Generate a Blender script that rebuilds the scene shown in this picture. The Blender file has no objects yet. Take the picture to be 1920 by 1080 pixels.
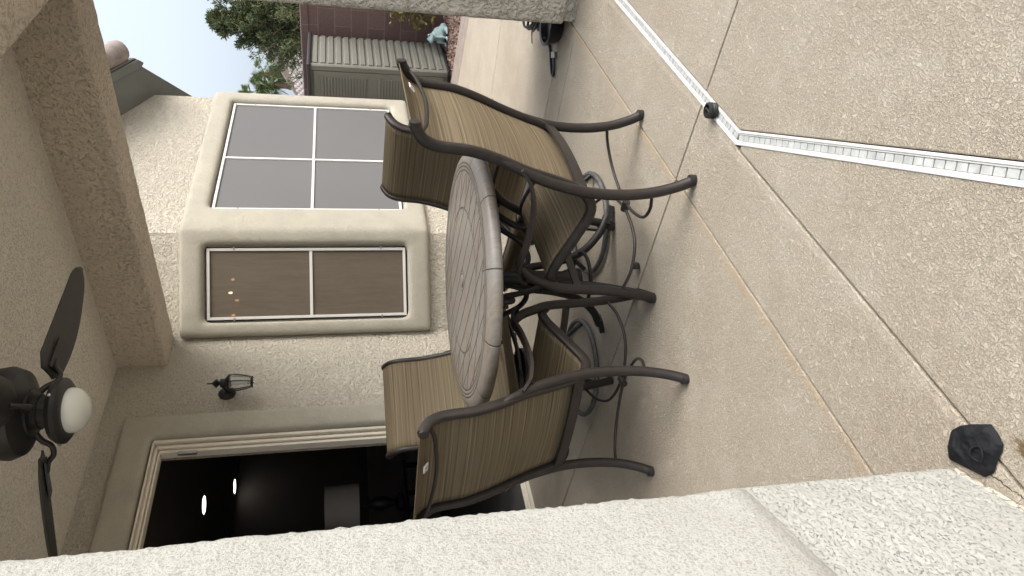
import bpy, bmesh, math, random
from math import pi, sin, cos, radians, sqrt, atan2
from mathutils import Vector, Matrix, noise

random.seed(7)
SC = bpy.context.scene
COL = SC.collection

# ------------------------------------------------------------------ camera
CAM_H = 1.2
PITCH, ROLL, YAW = radians(13.849), radians(1.057), radians(41.46)
fw = Vector((cos(PITCH) * cos(YAW), cos(PITCH) * sin(YAW), -sin(PITCH)))
rt = Vector((sin(YAW), -cos(YAW), 0))
dn = fw.cross(rt)
r2 = rt * cos(ROLL) + dn * sin(ROLL)
d2 = -rt * sin(ROLL) + dn * cos(ROLL)
cam = bpy.data.cameras.new('camera')
cam.sensor_width = 36
cam.lens = 36 * 1298.7 / 1920
cam.clip_start = 0.02
cam.clip_end = 500
camo = bpy.data.objects.new('camera', cam)
COL.objects.link(camo)
m = Matrix.Identity(4)
for i, v in enumerate((d2, r2, -fw)):      # the phone was held upright and the picture kept sideways
    for j in range(3):
        m[j][i] = v[j]
m.translation = (0, 0, CAM_H)
camo.matrix_world = m
SC.camera = camo

# ------------------------------------------------------------------ world, sun, exposure
SUN_EL, SUN_AZ = radians(40), radians(-75)      # azimuth measured from +X, counter-clockwise
w = bpy.data.worlds.new('World')
SC.world = w
w.use_nodes = True
nt = w.node_tree
bg = nt.nodes['Background']
sky = nt.nodes.new('ShaderNodeTexSky')
sky.sky_type = 'NISHITA'
sky.sun_disc = False
sky.sun_elevation = SUN_EL
sky.sun_rotation = pi / 2 - SUN_AZ
sky.air_density = 1.0
sky.dust_density = 10.0
sky.ozone_density = 1.0
hz = nt.nodes.new('ShaderNodeHueSaturation')      # thin bright overcast: paler than a clear sky
hz.inputs['Saturation'].default_value = 0.5
hz.inputs['Value'].default_value = 0.9
nt.links.new(sky.outputs[0], hz.inputs['Color'])
veil = nt.nodes.new('ShaderNodeMix'); veil.data_type = 'RGBA'; veil.blend_type = 'ADD'   # even layer of thin cloud
veil.inputs[0].default_value = 1.0
veil.inputs[7].default_value = (2.65, 3.05, 3.55, 1)
nt.links.new(hz.outputs[0], veil.inputs[6])
nt.links.new(veil.outputs[2], bg.inputs[0])
bg.inputs[1].default_value = 0.15
sl = bpy.data.lights.new('sun', 'SUN')
sl.energy = 0.95
sl.angle = radians(50)
sl.color = (1, 0.985, 0.96)
so = bpy.data.objects.new('sun', sl)
COL.objects.link(so)
sd = Vector((cos(SUN_EL) * cos(SUN_AZ), cos(SUN_EL) * sin(SUN_AZ), sin(SUN_EL)))
so.rotation_euler = sd.to_track_quat('Z', 'Y').to_euler()
SC.view_settings.view_transform = 'Standard'
SC.view_settings.look = 'None'
SC.view_settings.exposure = 0.47
SC.cycles.diffuse_bounces = 8
SC.cycles.max_bounces = 12
SC.view_settings.gamma = 1

# ------------------------------------------------------------------ node helpers
def new_mat(name):
    mt = bpy.data.materials.new(name)
    mt.use_nodes = True
    n = mt.node_tree
    return mt, n, n.nodes['Principled BSDF']

def N(n, kind, **kw):
    nd = n.nodes.new(kind)
    for k, v in kw.items():
        setattr(nd, k, v)
    return nd

def L(n, a, b):
    n.links.new(a, b)

def obj_coords(n, which='Object'):
    return N(n, 'ShaderNodeTexCoord').outputs[which]

def noise_tex(n, vec, scale, detail=4, rough=0.55, dist=0.0):
    t = N(n, 'ShaderNodeTexNoise')
    t.inputs['Scale'].default_value = scale
    t.inputs['Detail'].default_value = detail
    t.inputs['Roughness'].default_value = rough
    t.inputs['Distortion'].default_value = dist
    L(n, vec, t.inputs['Vector'])
    return t.outputs['Fac']

def ramp(n, fac, stops):
    r = N(n, 'ShaderNodeValToRGB')
    el = r.color_ramp.elements
    while len(el) < len(stops):
        el.new(0.5)
    for e, (p, c) in zip(el, stops):
        e.position = p
        e.color = (c[0], c[1], c[2], 1) if isinstance(c, (tuple, list)) else (c, c, c, 1)
    L(n, fac, r.inputs[0])
    return r.outputs[0]

def mth(n, op, a, b=None, c=None):
    t = N(n, 'ShaderNodeMath', operation=op)
    for i, v in enumerate((a, b, c)):
        if v is None:
            continue
        if isinstance(v, (int, float)):
            t.inputs[i].default_value = v
        else:
            L(n, v, t.inputs[i])
    return t.outputs[0]

def mixc(n, fac, a, b, mode='MIX'):
    t = N(n, 'ShaderNodeMix', data_type='RGBA', blend_type=mode)
    for sock, v in ((t.inputs[0], fac), (t.inputs[6], a), (t.inputs[7], b)):
        if isinstance(v, (int, float)):
            sock.default_value = v
        elif isinstance(v, (tuple, list)):
            sock.default_value = (v[0], v[1], v[2], 1)
        else:
            L(n, v, sock)
    return t.outputs[2]

def bump(n, b, height, dist, strength=1.0, chain=None):
    t = N(n, 'ShaderNodeBump')
    t.inputs['Strength'].default_value = strength
    t.inputs['Distance'].default_value = dist
    L(n, height, t.inputs['Height'])
    if chain:
        L(n, chain, t.inputs['Normal'])
    L(n, t.outputs[0], b.inputs['Normal'])
    return t.outputs[0]

def plain(name, col, rough=0.6, metal=0.0, var=0.12, scale=25, bmp=0.0, bscale=60):
    mt, n, b = new_mat(name)
    co = obj_coords(n)
    f = noise_tex(n, co, scale, 5, 0.6)
    lo = tuple(c * (1 - var) for c in col)
    hi = tuple(min(1, c * (1 + var)) for c in col)
    L(n, ramp(n, f, [(0.3, lo), (0.7, hi)]), b.inputs['Base Color'])
    b.inputs['Roughness'].default_value = rough
    b.inputs['Metallic'].default_value = metal
    if bmp:
        bump(n, b, noise_tex(n, co, bscale, 4), bmp)
    return mt

def stucco(name, col, scale=55, dist=0.006, var=0.06, pit=0.28, blotch=0.06, tint=None):
    """skip-trowel stucco: flat knocked-down plateaus with worm-shaped hollows between"""
    mt, n, b = new_mat(name)
    co = obj_coords(n)
    f = noise_tex(n, co, scale, 3, 0.5, 0.9)
    f2 = noise_tex(n, co, scale * 0.42, 4, 0.6, 0.5)
    g = noise_tex(n, co, scale * 6, 2, 0.5)
    plate = ramp(n, f, [(0.36, 0.0), (0.47, 0.75), (0.62, 1.0)])
    plate2 = ramp(n, f2, [(0.35, 0.0), (0.55, 1.0)])
    h = mth(n, 'ADD', plate, mth(n, 'MULTIPLY', plate2, 0.8))
    h = mth(n, 'ADD', h, mth(n, 'MULTIPLY', g, 0.35))
    bump(n, b, h, dist)
    dirt_shade = ramp(n, f, [(0.36, 1.0), (0.45, 0.0)])      # crevice shade painted into the hollows, with a little dust
    big = noise_tex(n, co, 1.3, 4, 0.6)
    c = mixc(n, ramp(n, big, [(0.3, 0.0), (0.7, 1.0)]), tuple(v * (1 - blotch) for v in col), tuple(v * (1 + blotch) for v in col))
    if tint:
        c = mixc(n, mth(n, 'MULTIPLY', ramp(n, noise_tex(n, co, 3.5, 3), [(0.45, 0.0), (0.7, 1.0)]), 0.5), c, tint)
    c = mixc(n, mth(n, 'MULTIPLY', dirt_shade, pit), c, tuple(v * 0.45 for v in col))
    L(n, c, b.inputs['Base Color'])
    b.inputs['Roughness'].default_value = 0.92
    return mt

def smooth_stucco(name, col):
    mt, n, b = new_mat(name)
    co = obj_coords(n)
    f = noise_tex(n, co, 140, 4, 0.65)
    f2 = noise_tex(n, co, 22, 5, 0.65, 0.8)
    bump(n, b, mth(n, 'ADD', f, mth(n, 'MULTIPLY', f2, 1.8)), 0.0032)
    big = noise_tex(n, co, 5, 5, 0.65)
    c = mixc(n, ramp(n, big, [(0.3, 0.0), (0.72, 1.0)]), tuple(v * 0.9 for v in col), tuple(v * 1.08 for v in col))
    c = mixc(n, mth(n, 'MULTIPLY', ramp(n, f, [(0.3, 1.0), (0.5, 0.0)]), 0.18), c, tuple(v * 0.5 for v in col))
    L(n, c, b.inputs['Base Color'])
    b.inputs['Roughness'].default_value = 0.93
    return mt

# ------------------------------------------------------------------ materials
M = {}
M['wall'] = stucco('wall_stucco', (0.585, 0.545, 0.46), 72, 0.0095, pit=0.34)
M['ceiling'] = stucco('ceiling_stucco', (0.84, 0.79, 0.69), 72, 0.006, pit=0.36)
M['beam'] = stucco('beam_stucco', (0.64, 0.565, 0.465), 50, 0.009, pit=0.42)
M['post'] = stucco('post_stucco', (0.58, 0.54, 0.46), 38, 0.010, pit=0.28)
M['trim'] = smooth_stucco('trim_stucco', (0.385, 0.365, 0.305))
def near_mat():
    """fine sanded coat on the thicker upper part, pitted knock-down coat below"""
    mt, n, b = new_mat('near_wall_stucco')
    co = obj_coords(n)
    sx = N(n, 'ShaderNodeSeparateXYZ'); L(n, co, sx.inputs[0])
    up_ = ramp(n, sx.outputs[2], [(0.515, 0.0), (0.535, 1.0)])
    st = N(n, 'ShaderNodeMapping'); st.inputs['Scale'].default_value = (1, 1, 1.7); st.inputs['Rotation'].default_value = (0.5, 0.4, 0.3)
    L(n, co, st.inputs[0])
    pit = noise_tex(n, st.outputs[0], 165, 3, 0.55, 0.4)
    pitm = mth(n, 'MULTIPLY', ramp(n, pit, [(0.37, 1.0), (0.42, 0.0)]), ramp(n, noise_tex(n, co, 22, 3, 0.6), [(0.38, 0.15), (0.58, 1.0)]))
    fine = noise_tex(n, co, 240, 3, 0.6, 0.3)
    lump = noise_tex(n, co, 60, 3, 0.5)
    base = mixc(n, ramp(n, noise_tex(n, co, 4, 4, 0.6), [(0.3, 0.0), (0.7, 1.0)]), (0.345, 0.345, 0.315), (0.40, 0.402, 0.378))
    lowc = mixc(n, mth(n, 'MULTIPLY', pitm, 0.6), base, (0.13, 0.125, 0.115))
    upc = mixc(n, mth(n, 'MULTIPLY', ramp(n, fine, [(0.38, 1.0), (0.5, 0.0)]), 0.62), base, (0.21, 0.205, 0.17))
    L(n, mixc(n, up_, lowc, upc), b.inputs['Base Color'])
    b.inputs['Roughness'].default_value = 0.93
    hl = mth(n, 'ADD', mth(n, 'MULTIPLY', ramp(n, pit, [(0.33, 0.0), (0.43, 0.85), (0.6, 1.0)]), 1.0), mth(n, 'MULTIPLY', lump, 1.2))
    hu = mth(n, 'ADD', mth(n, 'MULTIPLY', fine, 1.1), mth(n, 'MULTIPLY', lump, 0.6))
    bump(n, b, mth(n, 'ADD', mth(n, 'MULTIPLY', hl, mth(n, 'SUBTRACT', 1.0, up_)), mth(n, 'MULTIPLY', hu, up_)), 0.0022)
    return mt
M['nearwall'] = near_mat()
M['white'] = plain('white_aluminium', (0.66, 0.655, 0.63), 0.4, 0, 0.03, 8)
M['cream'] = plain('almond_vinyl', (0.72, 0.67, 0.57), 0.45, 0, 0.05, 10)
M['frame'] = plain('bronze_metal', (0.022, 0.0175, 0.0155), 0.45, 0.1, 0.2, 30, 0.0004, 300)
M['dusty'] = plain('dusty_grey_tube', (0.085, 0.085, 0.085), 0.55, 0.2, 0.3, 30)
M['glide'] = plain('black_rubber', (0.018, 0.018, 0.018), 0.5, 0, 0.2, 30)
M['iron'] = plain('black_cast_iron', (0.012, 0.012, 0.012), 0.5, 0.2, 0.2, 40, 0.001, 80)
M['fan'] = plain('fan_black', (0.022, 0.021, 0.020), 0.45, 0.1, 0.15, 10)
M['blade'] = plain('fan_blade_black', (0.040, 0.038, 0.034), 0.6, 0, 0.1, 8)
M['screenR'] = plain('screen_cloth_skylit', (0.125, 0.127, 0.13), 0.75, 0, 0.03, 1.2)  # sky light on the bay front painted into the cloth colour
M['shed'] = plain('olive_resin', (0.165, 0.163, 0.142), 0.6, 0, 0.06, 6)
M['shedlid'] = plain('dark_resin_lid', (0.028, 0.026, 0.030), 0.5, 0, 0.1, 6)
M['tilegrey'] = plain('painted_eave', (0.15, 0.16, 0.155), 0.5, 0, 0.10, 4)
M['tile'] = plain('clay_tile', (0.29, 0.25, 0.235), 0.8, 0, 0.2, 12, 0.003, 40)
M['frog'] = plain('verdigris_statue', (0.30, 0.42, 0.42), 0.6, 0, 0.25, 40, 0.002, 50)
M['bark'] = plain('bark', (0.16, 0.11, 0.08), 0.9, 0, 0.3, 20, 0.01, 20)
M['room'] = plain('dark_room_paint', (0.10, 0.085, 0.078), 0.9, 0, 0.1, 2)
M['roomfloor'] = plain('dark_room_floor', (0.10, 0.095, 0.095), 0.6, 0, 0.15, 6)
M['shade'] = plain('lamp_shade_cloth', (0.55, 0.5, 0.48), 0.9, 0, 0.05, 8)
M['nwall'] = plain('neighbour_stucco', (0.62, 0.58, 0.53), 0.9, 0, 0.05, 3)
M['ntile'] = plain('neighbour_tile', (0.36, 0.32, 0.30), 0.9, 0, 0.2, 3)
M['nboard'] = plain('neighbour_barge_board', (0.22, 0.18, 0.15), 0.7, 0, 0.1, 3)
M['paper'] = plain('paper_tag', (0.75, 0.74, 0.72), 0.7, 0, 0.04, 30)
M['tagink'] = plain('tag_ink', (0.2, 0.2, 0.2), 0.7, 0, 0.04, 30)
M['hose'] = plain('black_hose', (0.015, 0.015, 0.017), 0.35, 0, 0.15, 30)
M['edging'] = plain('grey_edging', (0.30, 0.25, 0.22), 0.9, 0, 0.18, 9, 0.004, 30)
M['dirt_shade'] = plain('under_slab_dirt', (0.50, 0.44, 0.36), 0.95, 0, 0.4, 60, 0.004, 80)
M['joint'] = plain('joint_bed', (0.06, 0.045, 0.035), 0.95, 0, 0.3, 40)
M['steel'] = plain('brushed_bolt', (0.35, 0.35, 0.34), 0.35, 0.8, 0.1, 30)

def glassm(name, col, rough, alpha):
    mt, n, b = new_mat(name)
    b.inputs['Base Color'].default_value = (*col, 1)
    b.inputs['Roughness'].default_value = rough
    tr = N(n, 'ShaderNodeBsdfTransparent')
    mx = N(n, 'ShaderNodeMixShader')
    mx.inputs[0].default_value = alpha
    L(n, tr.outputs[0], mx.inputs[1]); L(n, b.outputs[0], mx.inputs[2])
    L(n, mx.outputs[0], n.nodes['Material Output'].inputs[0])
    return mt
M['screenL'] = glassm('screen_cloth_dim', (0.17, 0.138, 0.10), 0.7, 0.75)  # same cloth on the angled side, dim brown interior light painted in
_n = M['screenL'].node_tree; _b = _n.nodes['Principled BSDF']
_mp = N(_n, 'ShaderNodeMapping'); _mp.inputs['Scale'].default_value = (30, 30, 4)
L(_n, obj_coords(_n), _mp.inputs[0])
L(_n, mixc(_n, ramp(_n, noise_tex(_n, _mp.outputs[0], 1, 5, 0.7, 0.6), [(0.35, 0.0), (0.65, 1.0)]), (0.135, 0.108, 0.078), (0.160, 0.132, 0.098)), _b.inputs['Base Color'])  # streaky reflection painted into the cloth colour
M['lglass'] = glassm('lantern_glass', (0.5, 0.5, 0.5), 0.08, 0.35)
M['globe'] = plain('opal_glass', (0.66, 0.67, 0.61), 0.25, 0, 0.01, 3)

def emis(name, col, s):
    mt, n, b = new_mat(name)
    b.inputs['Base Color'].default_value = (0.1, 0.1, 0.1, 1)
    b.inputs['Emission Color'].default_value = (*col, 1)
    b.inputs['Emission Strength'].default_value = s
    return mt
M['can'] = emis('downlight_lens', (1, 0.97, 0.9), 3.5)
M['bulb'] = emis('warm_bulb', (1, 0.45, 0.17), 5.0)
M['bulb2'] = emis('clear_bulb', (1, 0.8, 0.45), 16.0)

def concrete(name, dark, light, splat, rust=True):
    mt, n, b = new_mat(name)
    co = obj_coords(n)
    f = noise_tex(n, co, splat * 1.2, 4, 0.62, 0.0)
    f2 = noise_tex(n, co, splat * 0.42, 2, 0.4, 0.1)
    g = noise_tex(n, co, splat * 2.6, 3, 0.7)
    s1 = ramp(n, f, [(0.48, 0.0), (0.56, 0.8)])
    s2 = ramp(n, f2, [(0.645, 0.0), (0.68, 0.75)])
    sp = mth(n, 'MAXIMUM', s1, s2)
    c = mixc(n, sp, dark, light)
    c = mixc(n, mth(n, 'MULTIPLY', ramp(n, g, [(0.38, 1.0), (0.47, 0.0)]), 0.6), c, tuple(v * 0.55 for v in dark))
    big = noise_tex(n, co, 1.6, 6, 0.7)
    c = mixc(n, ramp(n, big, [(0.38, 0.38), (0.62, 0.0)]), c, (0.33, 0.27, 0.20))
    med = noise_tex(n, co, 7, 4, 0.6)
    c = mixc(n, ramp(n, med, [(0.52, 0.0), (0.75, 0.35)]), c, (0.56, 0.52, 0.45))
    sx = N(n, 'ShaderNodeSeparateXYZ')
    L(n, co, sx.inputs[0])
    wob = mth(n, 'MULTIPLY', mth(n, 'SUBTRACT', noise_tex(n, co, 9, 4, 0.7), 0.5), 0.05)
    if rust:
        d = mth(n, 'ABSOLUTE', mth(n, 'ADD', mth(n, 'SUBTRACT', sx.outputs[1], 1.267), wob))
        band = ramp(n, d, [(0.006, 1.0), (0.02, 0.0)])
        ru = ramp(n, noise_tex(n, co, 5, 5, 0.7), [(0.40, 0.25), (0.62, 1.0)])
        c = mixc(n, mth(n, 'MULTIPLY', mth(n, 'MULTIPLY', band, ru), 0.5), c, (0.46, 0.33, 0.20))
        d = mth(n, 'ABSOLUTE', mth(n, 'ADD', mth(n, 'SUBTRACT', sx.outputs[1], 0.972), mth(n, 'MULTIPLY', wob, 0.4)))
        band = ramp(n, d, [(0.005, 1.0), (0.013, 0.0)])
        c = mixc(n, mth(n, 'MULTIPLY', mth(n, 'MULTIPLY', band, ramp(n, noise_tex(n, co, 30, 4, 0.7), [(0.35, 0.3), (0.6, 1.0)])), 0.45), c, (0.58, 0.52, 0.43))
    # grime washed against the yard side of the drain
    dvx, dvy, nx_, ny_, bx_, by_ = -0.9036, -0.4284, 0.4284, -0.9036, 1.734, 0.928
    run1 = mth(n, 'ADD', mth(n, 'MULTIPLY', mth(n, 'SUBTRACT', sx.outputs[0], bx_), nx_), mth(n, 'MULTIPLY', mth(n, 'SUBTRACT', sx.outputs[1], by_), ny_))
    run0 = mth(n, 'SUBTRACT', by_, sx.outputs[1])
    rr = mth(n, 'MINIMUM', run0, run1)
    d = mth(n, 'ADD', mth(n, 'SUBTRACT', rr, 0.0215), mth(n, 'MULTIPLY', mth(n, 'SUBTRACT', noise_tex(n, co, 45, 4, 0.8), 0.5), 0.016))
    gr = ramp(n, d, [(0.0005, 1.0), (0.0055, 0.0)])
    gr = mth(n, 'MULTIPLY', gr, mth(n, 'GREATER_THAN', rr, 0.02))
    c = mixc(n, mth(n, 'MULTIPLY', gr, 0.8), c, (0.13, 0.095, 0.065))
    L(n, c, b.inputs['Base Color'])
    b.inputs['Roughness'].default_value = 0.9
    h = mth(n, 'ADD', mth(n, 'MULTIPLY', sp, 1.0), mth(n, 'MULTIPLY', g, 0.6))
    bump(n, b, h, 0.0028)
    return mt
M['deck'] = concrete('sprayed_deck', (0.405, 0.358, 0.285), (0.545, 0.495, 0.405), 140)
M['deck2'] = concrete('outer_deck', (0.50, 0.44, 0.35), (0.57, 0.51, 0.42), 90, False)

def sling_mat(name, stops):
    mt, n, b = new_mat(name)
    uv = obj_coords(n, 'UV')
    mp = N(n, 'ShaderNodeMapping'); mp.inputs['Scale'].default_value = (0.6, 115, 1)
    L(n, uv, mp.inputs[0])
    f = noise_tex(n, mp.outputs[0], 1.0, 3, 0.75)
    mp2 = N(n, 'ShaderNodeMapping'); mp2.inputs['Scale'].default_value = (0.4, 420, 1)
    L(n, uv, mp2.inputs[0])
    f2 = noise_tex(n, mp2.outputs[0], 1.0, 1, 0.5)
    ff = mth(n, 'ADD', mth(n, 'MULTIPLY', f, 0.72), mth(n, 'MULTIPLY', f2, 0.28))
    c = ramp(n, ff, stops)
    mp3 = N(n, 'ShaderNodeMapping'); mp3.inputs['Scale'].default_value = (420, 60, 1)
    L(n, uv, mp3.inputs[0])
    f3 = noise_tex(n, mp3.outputs[0], 1.0, 1, 0.5)
    c = mixc(n, mth(n, 'MULTIPLY', f3, 0.25), c, tuple(v * 0.5 for v in stops[0][1]))
    L(n, c, b.inputs['Base Color'])
    b.inputs['Roughness'].default_value = 0.75
    bump(n, b, f2, 0.0006)
    # open weave lets some light through
    tl = N(n, 'ShaderNodeBsdfTranslucent')
    L(n, c, tl.inputs[0])
    mx = N(n, 'ShaderNodeMixShader'); mx.inputs[0].default_value = 0.22
    L(n, b.outputs[0], mx.inputs[1]); L(n, tl.outputs[0], mx.inputs[2])
    L(n, mx.outputs[0], n.nodes['Material Output'].inputs[0])
    return mt
M['sling'] = sling_mat('striped_sling', [(0.37, (0.078, 0.058, 0.034)), (0.46, (0.175, 0.136, 0.080)), (0.55, (0.225, 0.176, 0.106)), (0.63, (0.36, 0.295, 0.19))])

def table_mat():
    mt, n, b = new_mat('faux_wood_slate')
    co = obj_coords(n)
    sx = N(n, 'ShaderNodeSeparateXYZ'); L(n, co, sx.inputs[0])
    X, Y = sx.outputs[0], sx.outputs[1]
    wob = mth(n, 'MULTIPLY', mth(n, 'SUBTRACT', noise_tex(n, co, 16, 3), 0.5), 0.004)
    r = mth(n, 'ADD', mth(n, 'SQRT', mth(n, 'ADD', mth(n, 'MULTIPLY', X, X), mth(n, 'MULTIPLY', Y, Y))), wob)
    a = mth(n, 'ARCTAN2', Y, X)
    def line_at(v, c, wd):
        return ramp(n, mth(n, 'ABSOLUTE', mth(n, 'SUBTRACT', v, c)), [(wd * 0.6, 1.0), (wd * 1.7, 0.0)])
    def mx(*ls):
        o = ls[0]
        for q in ls[1:]:
            o = mth(n, 'MAXIMUM', o, q)
        return o
    rings = mx(line_at(r, 0.482, 0.0032), line_at(r, 0.468, 0.003), line_at(r, 0.452, 0.003), line_at(r, 0.30, 0.003))
    # radial cuts in the border
    seg = mth(n, 'ABSOLUTE', mth(n, 'SUBTRACT', mth(n, 'FRACT', mth(n, 'MULTIPLY', a, 12 / (2 * pi))), 0.5))
    cut = mth(n, 'MULTIPLY', ramp(n, seg, [(0.007, 1.0), (0.014, 0.0)]), mth(n, 'GREATER_THAN', r, 0.425))
    # planks, two directions each side of an axis
    def planks(ang, wd):
        v = mth(n, 'ADD', mth(n, 'MULTIPLY', X, cos(ang)), mth(n, 'MULTIPLY', Y, sin(ang)))
        v = mth(n, 'ADD', v, wob)
        fr = mth(n, 'ABSOLUTE', mth(n, 'SUBTRACT', mth(n, 'FRACT', mth(n, 'MULTIPLY', v, 1 / wd)), 0.5))
        return ramp(n, fr, [(0.030, 1.0), (0.062, 0.0)])
    pa = mth(n, 'MULTIPLY', planks(radians(-14), 0.078), mth(n, 'LESS_THAN', r, 0.452))
    pb = mth(n, 'MULTIPLY', planks(radians(14), 0.105), mth(n, 'MULTIPLY', mth(n, 'LESS_THAN', r, 0.452), mth(n, 'GREATER_THAN', r, 0.30)))
    hub = mx(line_at(r, 0.045, 0.0025), line_at(r, 0.028, 0.002))
    g = mx(rings, cut, pa, pb, hub)
    grain = N(n, 'ShaderNodeMapping'); grain.inputs['Rotation'].default_value = (0, 0, radians(20)); grain.inputs['Scale'].default_value = (30, 4, 4)
    L(n, co, grain.inputs[0])
    gf = noise_tex(n, grain.outputs[0], 3, 5, 0.7, 0.8)
    cl = noise_tex(n, co, 5, 4, 0.6)
    c = mixc(n, ramp(n, gf, [(0.3, 0.0), (0.7, 1.0)]), (0.155, 0.132, 0.108), (0.25, 0.223, 0.19))
    c = mixc(n, ramp(n, cl, [(0.4, 0.0), (0.7, 0.5)]), c, (0.23, 0.235, 0.235))
    c = mixc(n, mth(n, 'MULTIPLY', g, 0.8), c, (0.05, 0.04, 0.033))
    L(n, c, b.inputs['Base Color'])
    b.inputs['Roughness'].default_value = 0.42
    b.inputs['Specular IOR Level'].default_value = 0.5
    h = mth(n, 'SUBTRACT', mth(n, 'MULTIPLY', gf, 0.35), g)
    bump(n, b, h, 0.0025)
    return mt
M['table'] = table_mat()

def block_mat():
    mt, n, b = new_mat('mauve_block')
    co = obj_coords(n)
    sx = N(n, 'ShaderNodeSeparateXYZ'); L(n, co, sx.inputs[0])
    cx = N(n, 'ShaderNodeCombineXYZ')
    L(n, sx.outputs[1], cx.inputs[0]); L(n, sx.outputs[2], cx.inputs[1])
    br = N(n, 'ShaderNodeTexBrick')
    br.inputs['Scale'].default_value = 1
    br.inputs['Brick Width'].default_value = 0.40
    br.inputs['Row Height'].default_value = 0.19
    br.inputs['Mortar Size'].default_value = 0.007
    br.inputs['Color1'].default_value = (0.145, 0.092, 0.084, 1)
    br.inputs['Color2'].default_value = (0.185, 0.12, 0.108, 1)
    br.inputs['Mortar'].default_value = (0.24, 0.17, 0.15, 1)
    L(n, cx.outputs[0], br.inputs['Vector'])
    f = noise_tex(n, co, 40, 4, 0.7)
    c = mixc(n, ramp(n, f, [(0.35, 0.35), (0.6, 0.0)]), br.outputs[0], (0.08, 0.05, 0.045))
    L(n, c, b.inputs['Base Color'])
    b.inputs['Roughness'].default_value = 0.95
    bump(n, b, mth(n, 'SUBTRACT', f, br.outputs['Fac']), 0.006)
    return mt
M['block'] = block_mat()

def leaf_mat(name, a, bcol, cc):
    mt, n, b = new_mat(name)
    g = N(n, 'ShaderNodeNewGeometry')
    L(n, ramp(n, g.outputs['Random Per Island'], [(0.0, a), (0.55, bcol), (1.0, cc)]), b.inputs['Base Color'])
    b.inputs['Roughness'].default_value = 0.6
    tl = N(n, 'ShaderNodeBsdfTranslucent')
    tl.inputs[0].default_value = (*cc, 1)
    mx = N(n, 'ShaderNodeMixShader'); mx.inputs[0].default_value = 0.25
    L(n, b.outputs[0], mx.inputs[1]); L(n, tl.outputs[0], mx.inputs[2])
    L(n, mx.outputs[0], n.nodes['Material Output'].inputs[0])
    return mt
M['needle'] = leaf_mat('conifer_foliage', (0.030, 0.055, 0.022), (0.06, 0.095, 0.035), (0.15, 0.165, 0.065))
M['palm'] = leaf_mat('palm_fronds', (0.04, 0.07, 0.028), (0.08, 0.125, 0.042), (0.17, 0.215, 0.085))
M['sprig'] = leaf_mat('yellow_green_leaves', (0.12, 0.13, 0.03), (0.22, 0.22, 0.06), (0.38, 0.34, 0.12))
M['gravel'] = leaf_mat('gravel_stone', (0.15, 0.085, 0.065), (0.28, 0.17, 0.135), (0.42, 0.33, 0.28))

def vinyl_black():
    mt, n, b = new_mat('crumpled_black_vinyl')
    co = obj_coords(n)
    f = noise_tex(n, co, 9, 5, 0.6, 0.6)
    L(n, ramp(n, f, [(0.45, (0.007, 0.008, 0.010)), (0.62, (0.010, 0.011, 0.014)), (0.78, (0.035, 0.038, 0.042))]), b.inputs['Base Color'])
    b.inputs['Roughness'].default_value = 0.7
    b.inputs['Specular IOR Level'].default_value = 0.25
    bump(n, b, noise_tex(n, co, 70, 4), 0.002)
    return mt
M['vinyl'] = vinyl_black()

# ------------------------------------------------------------------ mesh helpers
def mk(name, verts, faces, mat, parent=None, smooth=False, loc=None):
    me = bpy.data.meshes.new(name)
    me.from_pydata([tuple(v) for v in verts], [], faces)
    me.materials.append(mat)
    if smooth:
        for p in me.polygons:
            p.use_smooth = True
    me.update()
    o = bpy.data.objects.new(name, me)
    COL.objects.link(o)
    if parent:
        o.parent = parent
    if loc:
        o.location = loc
    return o

def fix(o):
    bm = bmesh.new(); bm.from_mesh(o.data)
    bmesh.ops.recalc_face_normals(bm, faces=bm.faces)
    bm.to_mesh(o.data); bm.free()
    return o

def auto_smooth(o, ang=40):
    me = o.data
    bm = bmesh.new(); bm.from_mesh(me)
    bmesh.ops.recalc_face_normals(bm, faces=bm.faces)
    for f in bm.faces:
        f.smooth = True
    for e in bm.edges:
        if len(e.link_faces) == 2 and e.calc_face_angle(0) > radians(ang):
            e.smooth = False
    bm.to_mesh(me); bm.free()
    return o

def bevel(o, wd=0.004, seg=2):
    md = o.modifiers.new('bevel', 'BEVEL'); md.width = wd; md.segments = seg
    md.limit_method = 'ANGLE'; md.angle_limit = radians(35)
    return o

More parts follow.
